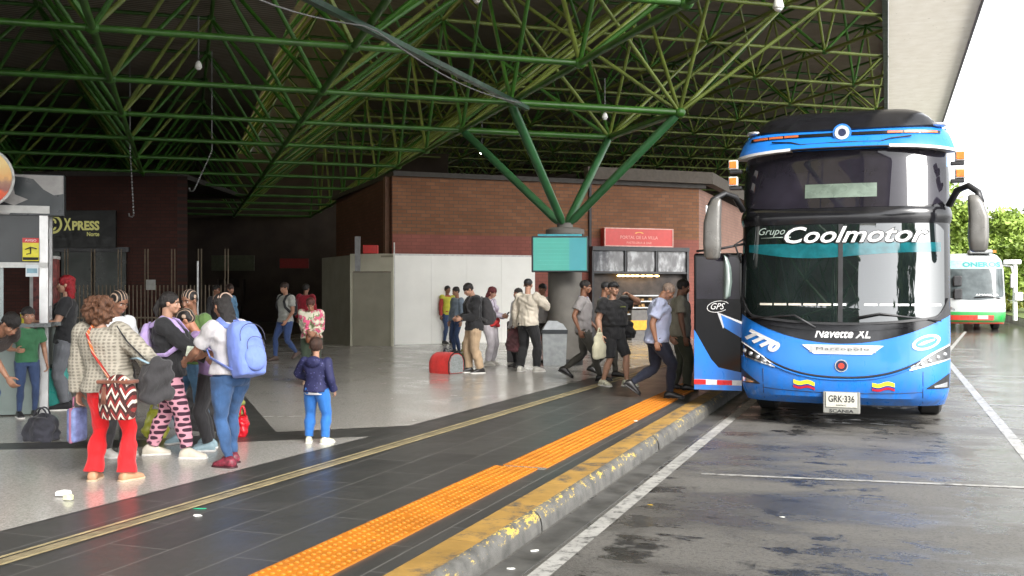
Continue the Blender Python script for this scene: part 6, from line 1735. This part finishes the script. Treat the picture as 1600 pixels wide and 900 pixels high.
# visor over the upper glass
vz = lambda x: 3.575 - .05 * (abs(x) / 1.25) ** 3
B.patch('visor', -1.27, 1.27, vz, lambda x: 3.80 + .06 * (abs(x) / 1.25) ** 2, .012, BLUE, 60, 10, offf=lambda t: .13 * (1 - t) ** .8)
for x0, x1 in ((-1.26, -.62), (.55, 1.26)): B.patch('visor_edge', x0, x1, lambda x: vz(x) - .022, lambda x: vz(x) + .014, .146, WHT, 24, 2)
B.patch('visor_underside', -1.26, 1.26, lambda x: vz(x) - .012, lambda x: vz(x), .143, SATB, 40, 1)
B.line('visor_crease', [(x, z) for x, z in ((-.85, 3.685), (-.62, 3.665), (-.5, 3.625), (0, 3.635), (.45, 3.625), (.58, 3.665), (.8, 3.69))], .009, .115, SATB)
B.patch('lamp_strip', -1.12, 1.12, lambda x: 3.728 - .0 * abs(x), lambda x: 3.768, .085, GLOSSB, 40, 2)
for k in range(3):
    for sx in (-1, 1):
        c = sx * (.62 + .19 * k); B.patch('amber_marker', c - .085, c + .085, 3.734, 3.762, .092, M('dark_amber_lens', (.55, .13, .04), .3), 4, 1)
em = B.P(0, 3.76, .11)
for r_, y_, mt, nm in ((.115, 0, BLUE, 'badge_rim'), (.09, -.014, CHR, 'badge'), (.05, -.02, M('dark_blue_emblem', (.012, .018, .06), .3), 'badge_mark')):
    m = MB(); m.tube([em + Vector((0, .05, 0)), em + Vector((0, y_, 0))], r_, 24); m.build(nm, mt, B.root, autosm=40)
rings = []
for k in range(33):
    q = -1 + k / 16; q = math.copysign(abs(q) ** .85, q); x = q * 1.17; h = .33 * (1 - abs(q) ** 7) + .015; y0 = B.F(x * .98, 3.84) + .0; zb = 3.825 + .035 * abs(q) ** 3
    rings.append([(x, y0 - .05, zb - .03), (x, y0 - .07, zb), (x, y0 + .02, zb + h * .5), (x, y0 + .22, zb + h * .78), (x, y0 + .6, zb + h * .9), (x, y0 + 1.4, zb + h), (x, y0 + 2.6, zb + h * .85), (x, y0 + 3.0, zb + .02), (x, y0 + 3.0, zb - .05)])
m = MB(); m.loft(rings); m.build('roof_spoiler', GLOSSB, B.root, autosm=50)
# roof corner caps
for sx in (-1, 1):
    m = MB(); m.ell(B.P(sx * 1.12, 3.86, .03), (.12, .16, .035)); m.build('corner_cap', M('silver_corner_cap', (.55, .55, .56), .3, .5), B.root, smooth=True)
# mirrors on curved arms
for sx, px_, z0, z1 in ((-1, -1.62, 2.14, 2.95), (1, 1.58, 2.20, 2.90)):
    m = MB(); pts = [(sx * 1.27, .62, 2.80), (sx * 1.36, .50, 2.98), (sx * 1.48, .36, 3.02), (px_, .26, 2.93), (px_ + sx * .03, .22, z1 - .10)]
    m.tube(pts, [.045, .048, .048, .046, .045], 10, flat=.8); m.build('mirror_arm', SATB, B.root, smooth=True)
    rings = []
    for t, wq, xq, dq in ((0, .55, .0, .6), (.04, .85, .0, .9), (.25, 1., .0, 1.), (.6, .95, 0, 1.), (.85, .75, -sx * .03, .9), (.97, .5, -sx * .06, .6), (1, .2, -sx * .07, .3)):
        z = z0 + (z1 - z0) * t; w = .118 * wq; rings.append([(px_ + xq + math.copysign(abs(math.cos(a)) ** .6, math.cos(a)) * w, .22 + math.copysign(abs(math.sin(a)) ** .6, math.sin(a)) * .085 * dq, z) for a in [2 * math.pi * k / 20 for k in range(20)]])
    m = MB(); m.loft(rings); o = m.build('mirror_housing', M('grey_metallic_mirror_shell', (.16, .155, .145), .35, .3, var=.12), B.root, smooth=True)
    m = MB(); m.box((px_, .305, (z0 + z1) / 2), (.2, .012, (z1 - z0) * .8), bev=.005); m.build('mirror_glass', M('mirror_glass', (.7, .7, .7), .03, 1., var=.02), o)
# open front door, standing out on the kerb side
dr = bpy.data.objects.new('door', None); COL.objects.link(dr); dr.parent = B.root; dr.location = (-1.28, .62, 0)
def dq(a, b, y0, y1, z0, z1): pass
def dpoly(name, pts, y, mat, th=.004):
    m = MB(); n = len(pts); vs = [(x, y, z) for x, z in pts] + [(x, y + th, z) for x, z in pts]
    m.add(vs, [tuple(range(n)), tuple(range(n, 2 * n))[::-1]] + [(i, (i + 1) % n, n + (i + 1) % n, n + i) for i in range(n)]); return m.build(name, mat, dr)
m = MB(); m.box((-.33, .05, 1.31), (.66, .07, 1.86), bev=.03); m.build('door_leaf', M('polished_black_door', (.006, .006, .007), .07, ior=1.4, rvar=.02), dr)
dpoly('lower_panel', [(-.65, .385), (-.01, .385), (-.01, .63), (-.32, .69), (-.42, .80), (-.65, 1.20)], .010, BLUE)
dpoly('reflective_tape', [(-.65, .455), (-.01, .455), (-.01, .525), (-.65, .525)], .006, REFW, .003)
for a, b in ((-.65, -.49), (-.34, -.14)): dpoly('reflective_tape', [(a, .457), (b, .457), (b, .523), (a, .523)], .002, RED, .003)
dpoly('blue_flash', [(-.31, 1.42), (-.01, 1.28), (-.01, 1.09), (-.24, 1.23)], .008, BLUE); dpoly('silver_flash', [(-.34, 1.44), (-.01, 1.315), (-.01, 1.28), (-.29, 1.405), (-.245, 1.24), (-.26, 1.22)], .005, CHR)
dpoly('door_window', [(-.62, 1.62), (-.04, 1.62), (-.04, 2.14), (-.1, 2.19), (-.62, 2.19)], .011, WSG2)
m = MB(); m.loft([[(x + dx * k_, .0 - .03 * k_, z) for x, dx in ((-.24, 0), (-.24, .0), (-.1, 0), (-.1, 0))] for z, k_ in ((1.6, 0), (2.1, 0))]) if False else None
rings = []
for z, w in ((1.62, .05), (1.66, .09), (1.85, .115), (2.05, .10), (2.18, .05), (2.21, .015)): rings.append([(-.25 + q * w, -.012 - .03 * math.sin(math.pi * q) , z) for q in [k / 8 for k in range(9)]] + [(-.25 + w, .012, z), (-.25, .012, z)])
m = MB(); m.loft(rings); m.build('side_quarter_glass', m_glass('pale_door_glass', (.10, .13, .12), 2.2), dr, smooth=True)
vs, fs = text_fit('GPS', .19, .085, shear=.4); m = MB(); m.add([(-.33 + x, .0085, 1.52 - .0 + z) for x, z in vs], fs); m.build('lettering', WHT, dr)
m = MB(); m.tube([(-.33 + .145 * math.cos(a), .010, 1.515 + .075 * math.sin(a) + .02 * math.cos(a)) for a in [.3 + 5.2 * k / 24 for k in range(25)]], .005, 5); m.build('swirl', WHT, dr, smooth=True)
m = MB(); m.tube([(-.62, .03, 2.27), (-.3, .03, 2.30), (.02, .05, 2.36)], .018, 6); m.tube([(-.02, .02, 2.1), (-.1, .0, 2.35), (.05, .05, 2.45)], .014, 6); m.build('hinge_arm', SATB, dr, smooth=True)
# sides: windows, skirts, wheels, tail
for sx in (-1, 1):
    for k in range(7):
        for z0, z1, nm in ((2.78, 3.5, 'upper_window'), (1.75, 2.5, 'side_window')):
            y0 = 1.6 + k * 1.8; m = MB(); m.box((sx * 1.292, y0 + .85, (z0 + z1) / 2), (.012, 1.72, z1 - z0), bev=.004); m.build(nm, WSG2, B.root)
    m = MB(); m.box((sx * 1.295, 7.5, .62), (.012, 11.5, .03)); m.build('side_moulding', SATB, B.root)
    for y in (2.2, 9.2, 10.6): B.wheel(sx * 1.10, y)
m = MB(); m.box((0, 1.5, .36), (2.2, 1.6, .16)); m.box((0, 7, .5), (1.6, 11, .3)); m.build('underbody', M('black_underbody', (.012, .012, .012), .8), B.root)

# ---- second coach, white over green and red
pf2 = [(.30, .15), (.45, .03), (.7, .0), (1.0, .02), (1.3, .08), (2.6, .42), (3.0, .62), (3.2, .95), (3.3, 1.5)]
B2 = Coach(3.42, 47.0, .05, 'white coach with green and red lower body far down the lane at right', W=1.27, prof=pf2, L=11, wtop=[(.3, .96), (.6, 1.), (2.6, .98), (3.0, .93), (3.25, .82), (3.3, .75)])
WHC = m_carpaint('white_coach_paint', (.42, .44, .44)); GRC = m_carpaint('green_coach_paint', (.02, .30, .06)); REC = m_carpaint('red_coach_paint', (.60, .04, .02))
B2.shell([REC, GRC, WHC], [.30, .36, .45, .55, .66, .8, .95, 1.1, 1.3, 1.6, 2., 2.4, 2.6, 2.8, 3.0, 3.1, 3.2, 3.27, 3.3], lambda z: 0 if z < .34 else (1 if z < .79 else 2))
B2.patch('windscreen', -1.16, 1.16, lambda x: 1.30 + .14 * (abs(x) / 1.16) ** 2, 2.62, .01, m_glass('grey_windscreen', (.05, .06, .062), 1.4), 30, 12)
B2.patch('sun_strip', -1.14, 1.14, 2.62, 2.98, .012, M('pale_teal_strip', (.30, .52, .50), .3), 30, 4); B2.text('ONEROS', .33, 2.80, 1.5, .22, .02, M('dark_teal_lettering', (.03, .22, .22), .4), bold=.05)
B2.patch('bumper_band', -1.1, .75, .45, .66, .012, REC, 20, 4); B2.patch('licence_plate', .12, .52, .50, .66, .02, M('white_plate', (.50, .49, .43), .4, var=.06), 4, 2)

B2.line('wiper', [(.0, 1.40), (.5, 1.45), (1.0, 1.36)], .02, .05, SATB); B2.text('AMARILLA', .5, 1.52, .9, .08, .02, WHT)
for sx in (-1, 1):
    h = B2.patch('headlight', min(sx * .75, sx * 1.24), max(sx * .75, sx * 1.24), lambda x: .86 + .12 * (abs(x) - .75) / .5, lambda x: .93 + .24 * (abs(x) - .75) / .5, .012, CHR, 8, 3)
    m = MB(); m.tube([(sx * 1.2, .6, 2.75), (sx * 1.45, .3, 2.7), (sx * 1.5, .2, 2.4)], .04, 6); m.box((sx * 1.5, .2, 2.1), (.22, .14, .6), bev=.04); m.build('mirror', M('white_mirror_shell', (.6, .6, .6), .4), B2.root, smooth=False)
    for y in (2.2, 8.): B2.wheel(sx * 1.08, y)
    for k in range(5): m = MB(); m.box((sx * 1.272, 2.3 + k * 1.9, 2.1), (.012, 1.8, .85)); m.build('side_window', WSG2, B2.root)
for z in (1.2, 1.75): 
    m = MB(); m.box(B2.P(-.62, z + .35, .06), (.34, .12, .46), bev=.05); m.build('dark_fitting', SATB, B2.root)
m = MB(); m.box((.35, 1.2, 3.36), (.9, .8, .16), bev=.05); m.build('roof_unit', M('grey_roof_unit', (.35, .36, .36), .5), B2.root, smooth=True)
m = MB(); m.box((.9, 1.0, 3.36), (.12, .1, .1)); m.build('roof_beacon', AMB, B2.root)

# ================================================================== greenery and lamp post on the right
def m_leaf(name, a, b):
    m, nt, bs = new_mat(name); n = tex_noise(nt, coords(nt), 1.1, 4)
    lk(nt, ramp(nt, n, [(.3, a), (.7, b)]), bs.inputs['Base Color']); bs.inputs['Roughness'].default_value = .55
    bs.inputs['Subsurface Weight'].default_value = 0; return m
LF1 = m_leaf('fresh_leaves', (.17, .27, .04), (.32, .42, .08)); LF2 = m_leaf('deep_leaves', (.08, .15, .035), (.18, .26, .06)); LF3 = m_leaf('yellow_green_leaves', (.20, .24, .02), (.34, .36, .04))  # greens lightened so the leaf colour carries the distant haze
BARK = M('rough_bark', (.10, .075, .055), .9, bmp=.5)
def leaves(c, rad, n, size, r=None, clumps=14, seed=0):
    rg = np.random.default_rng(seed); m = MB()
    cs = []
    for k in range(clumps):
        v = rg.normal(size=3); v /= np.linalg.norm(v); v *= rg.uniform(.35, .92); cs.append((np.array(c) + v * np.array(rad), rg.uniform(.22, .42)))
    N = n; idx = rg.integers(0, clumps, N)
    d = rg.normal(size=(N, 3)); d /= np.linalg.norm(d, axis=1)[:, None]; d *= (rg.random((N, 1)) ** .45)
    ctr = np.array([cs[i][0] for i in idx]) + d * np.array([cs[i][1] for i in idx])[:, None] * np.array(rad)
    a = rg.normal(size=(N, 3)); a /= np.linalg.norm(a, axis=1)[:, None]; b = np.cross(a, rg.normal(size=(N, 3))); b /= np.linalg.norm(b, axis=1)[:, None]
    s1 = rg.uniform(.6, 1.3, (N, 1)) * size
    q = np.stack([ctr - a * s1, ctr + b * s1 * .55, ctr + a * s1, ctr - b * s1 * .55], 1).reshape(-1, 3)
    m.v = [tuple(x) for x in q]; m.f = [(4 * i, 4 * i + 1, 4 * i + 2, 4 * i + 3) for i in range(N)]; m.mi = [0] * N
    return m, cs
def build_raw(m, name, mat, parent):
    me = m.mesh(name); me.materials.append(mat); o = bpy.data.objects.new(name, me); COL.objects.link(o); o.parent = parent; return o
def tree(x, y, h, rad, lab, mat, n=5200, seed=1, size=.22, group='trees beyond the road'):
    r = empty('tree', (x, y, 0), 0, lab, 'tree', group)
    m, cs = leaves((0, 0, h - rad[2] * .95), rad, n, size, seed=seed); build_raw(m, 'crown', mat, r)
    t = MB(); t.tube([(0, 0, 0), (.1, .05, h * .3), (.05, -.1, h * .55), (.1, 0, h * .8)], [.28, .2, .15, .05], 8)
    for c, q in cs[:7]:
        c = Vector(c); t.tube([(.05, 0, h * .38), Vector((0, 0, h * .45)).lerp(c, .5), c], [.10, .06, .02], 6)
    t.build('trunk', BARK, r, smooth=True); return r
TR = [(1462, 62, 9.0, (3.6, 3.6, 3.2), LF1, 'pale green leafy tree directly behind the white coach'), (1512, 66, 7.4, (3.4, 3.4, 2.8), LF1, 'rounded light green tree rising right of the coach mirror'),
      (1562, 70, 8.4, (4., 4., 3.2), LF2, 'darker green tree behind the white lamp post'), (1612, 60, 7.6, (3.6, 3.6, 3.), LF1, 'light green tree at the right edge behind the lamp post'),
      (1536, 84, 8.8, (5., 5., 3.6), LF2, 'dark tree further back between the two light green trees'), (1640, 78, 9.6, (5., 5., 4.), LF2, 'tall dark tree furthest right'), (1488, 92, 8., (6., 5., 3.6), LF2, 'broad dark tree far behind the coaches')]
for k, (px, d, h, rad, mt, lab) in enumerate(TR):
    c = P(px, HOR, d); tree(c.x, c.y, h - 1.5, (rad[0], rad[1], rad[2] * .9), lab, mt, 9000, k + 1, .165)
    if True: pass
# trees across the road behind the camera, seen only as reflections in the glass
for k, (x, y, h) in enumerate(((7.5, -12, 9.), (9.5, -3, 10.), (9, -22, 11.))): tree(x, y, h, (3.4, 3.4, 3.6), ['tree across the road, mirrored in the coach windscreen', 'nearer tree across the road beside the camera', 'tall tree across the road furthest behind the camera'][k], LF2, 3500, 30 + k, .3)
def shrub(px, py, w, h, mat, lab, seed, n=1500, z0=.12):
    c = G(px, py, z0); r = empty('shrub', c, 0, lab, 'shrub', 'shrubs on the kerbed island'); m, cs = leaves((0, 0, h * .5), (w / 2, w / 2, h * .5), n, .09, seed=seed, clumps=16); build_raw(m, 'foliage', mat, r)
    t = MB()
    for q in cs[:6]: t.tube([(0, 0, 0), q[0]], [.03, .01], 5)
    t.build('stems', BARK, r)
isl = [G(1500, 487, 0), G(1560, 498, 0), G(1640, 520, 0), G(1900, 520, 0), G(1900, 478, 0), G(1500, 474, 0)]
m = MB(); m.prism([(p.x, p.y) for p in isl], -.1, .32); o = m.build('traffic_island', M('weathered_kerb_stone', (.30, .27, .22), .8, var=.4, scale=2)); o['kind'] = 'structure'
ig = [(p.x * .985 + .10, p.y + .6) for p in isl[:3]] + [(p.x, p.y + (0 if i else .6)) for i, p in enumerate(isl[3:])]
m = MB(); m.prism([(p[0], p[1]) for p in ig], .32, .36); o = m.build('grass', M('mown_grass', (.10, .14, .03), .9, var=.4, scale=3)); o['kind'] = 'stuff'
shrub(1578, 487, 4.2, 1.35, LF3, 'bright yellow green shrub at the right edge of the island', 50, 2600, .34); shrub(1540, 483, 2.4, 1.5, LF3, 'yellow green shrub between the coach and the lamp post', 51, 1700, .34)
shrub(1600, 480, 4.5, 2.2, LF1, 'taller mid green shrub behind the yellow green ones', 52, 2400, .34); shrub(1563, 478, 2., 2.2, m_leaf('orange_blossom', (.35, .10, .02), (.18, .16, .03)), 'orange flowering shrub at the foot of the lamp post', 53, 900, .34)
lp = empty('lamp_post', P(1586, HOR, 47), 0, 'white lamp post with camera head standing on the island', 'lamp post'); lp.location.z = .32
m = MB(); m.tube([(0, 0, 0), (0, 0, 2.6)], .10, 10); m.build('post', M('white_post_paint', (.70, .70, .68), .5), lp, autosm=40)
m = MB(); m.box((-.12, 0, 2.68), (.75, .3, .22), bev=.06); m.build('head', M('white_post_paint', (.70, .70, .68), .5), lp, smooth=True); m = MB(); m.box((.14, -.05, 1.1), (.35, .3, .4), bev=.05); m.build('box', M('white_post_paint', (.70, .70, .68), .5), lp)

flush_voxels()
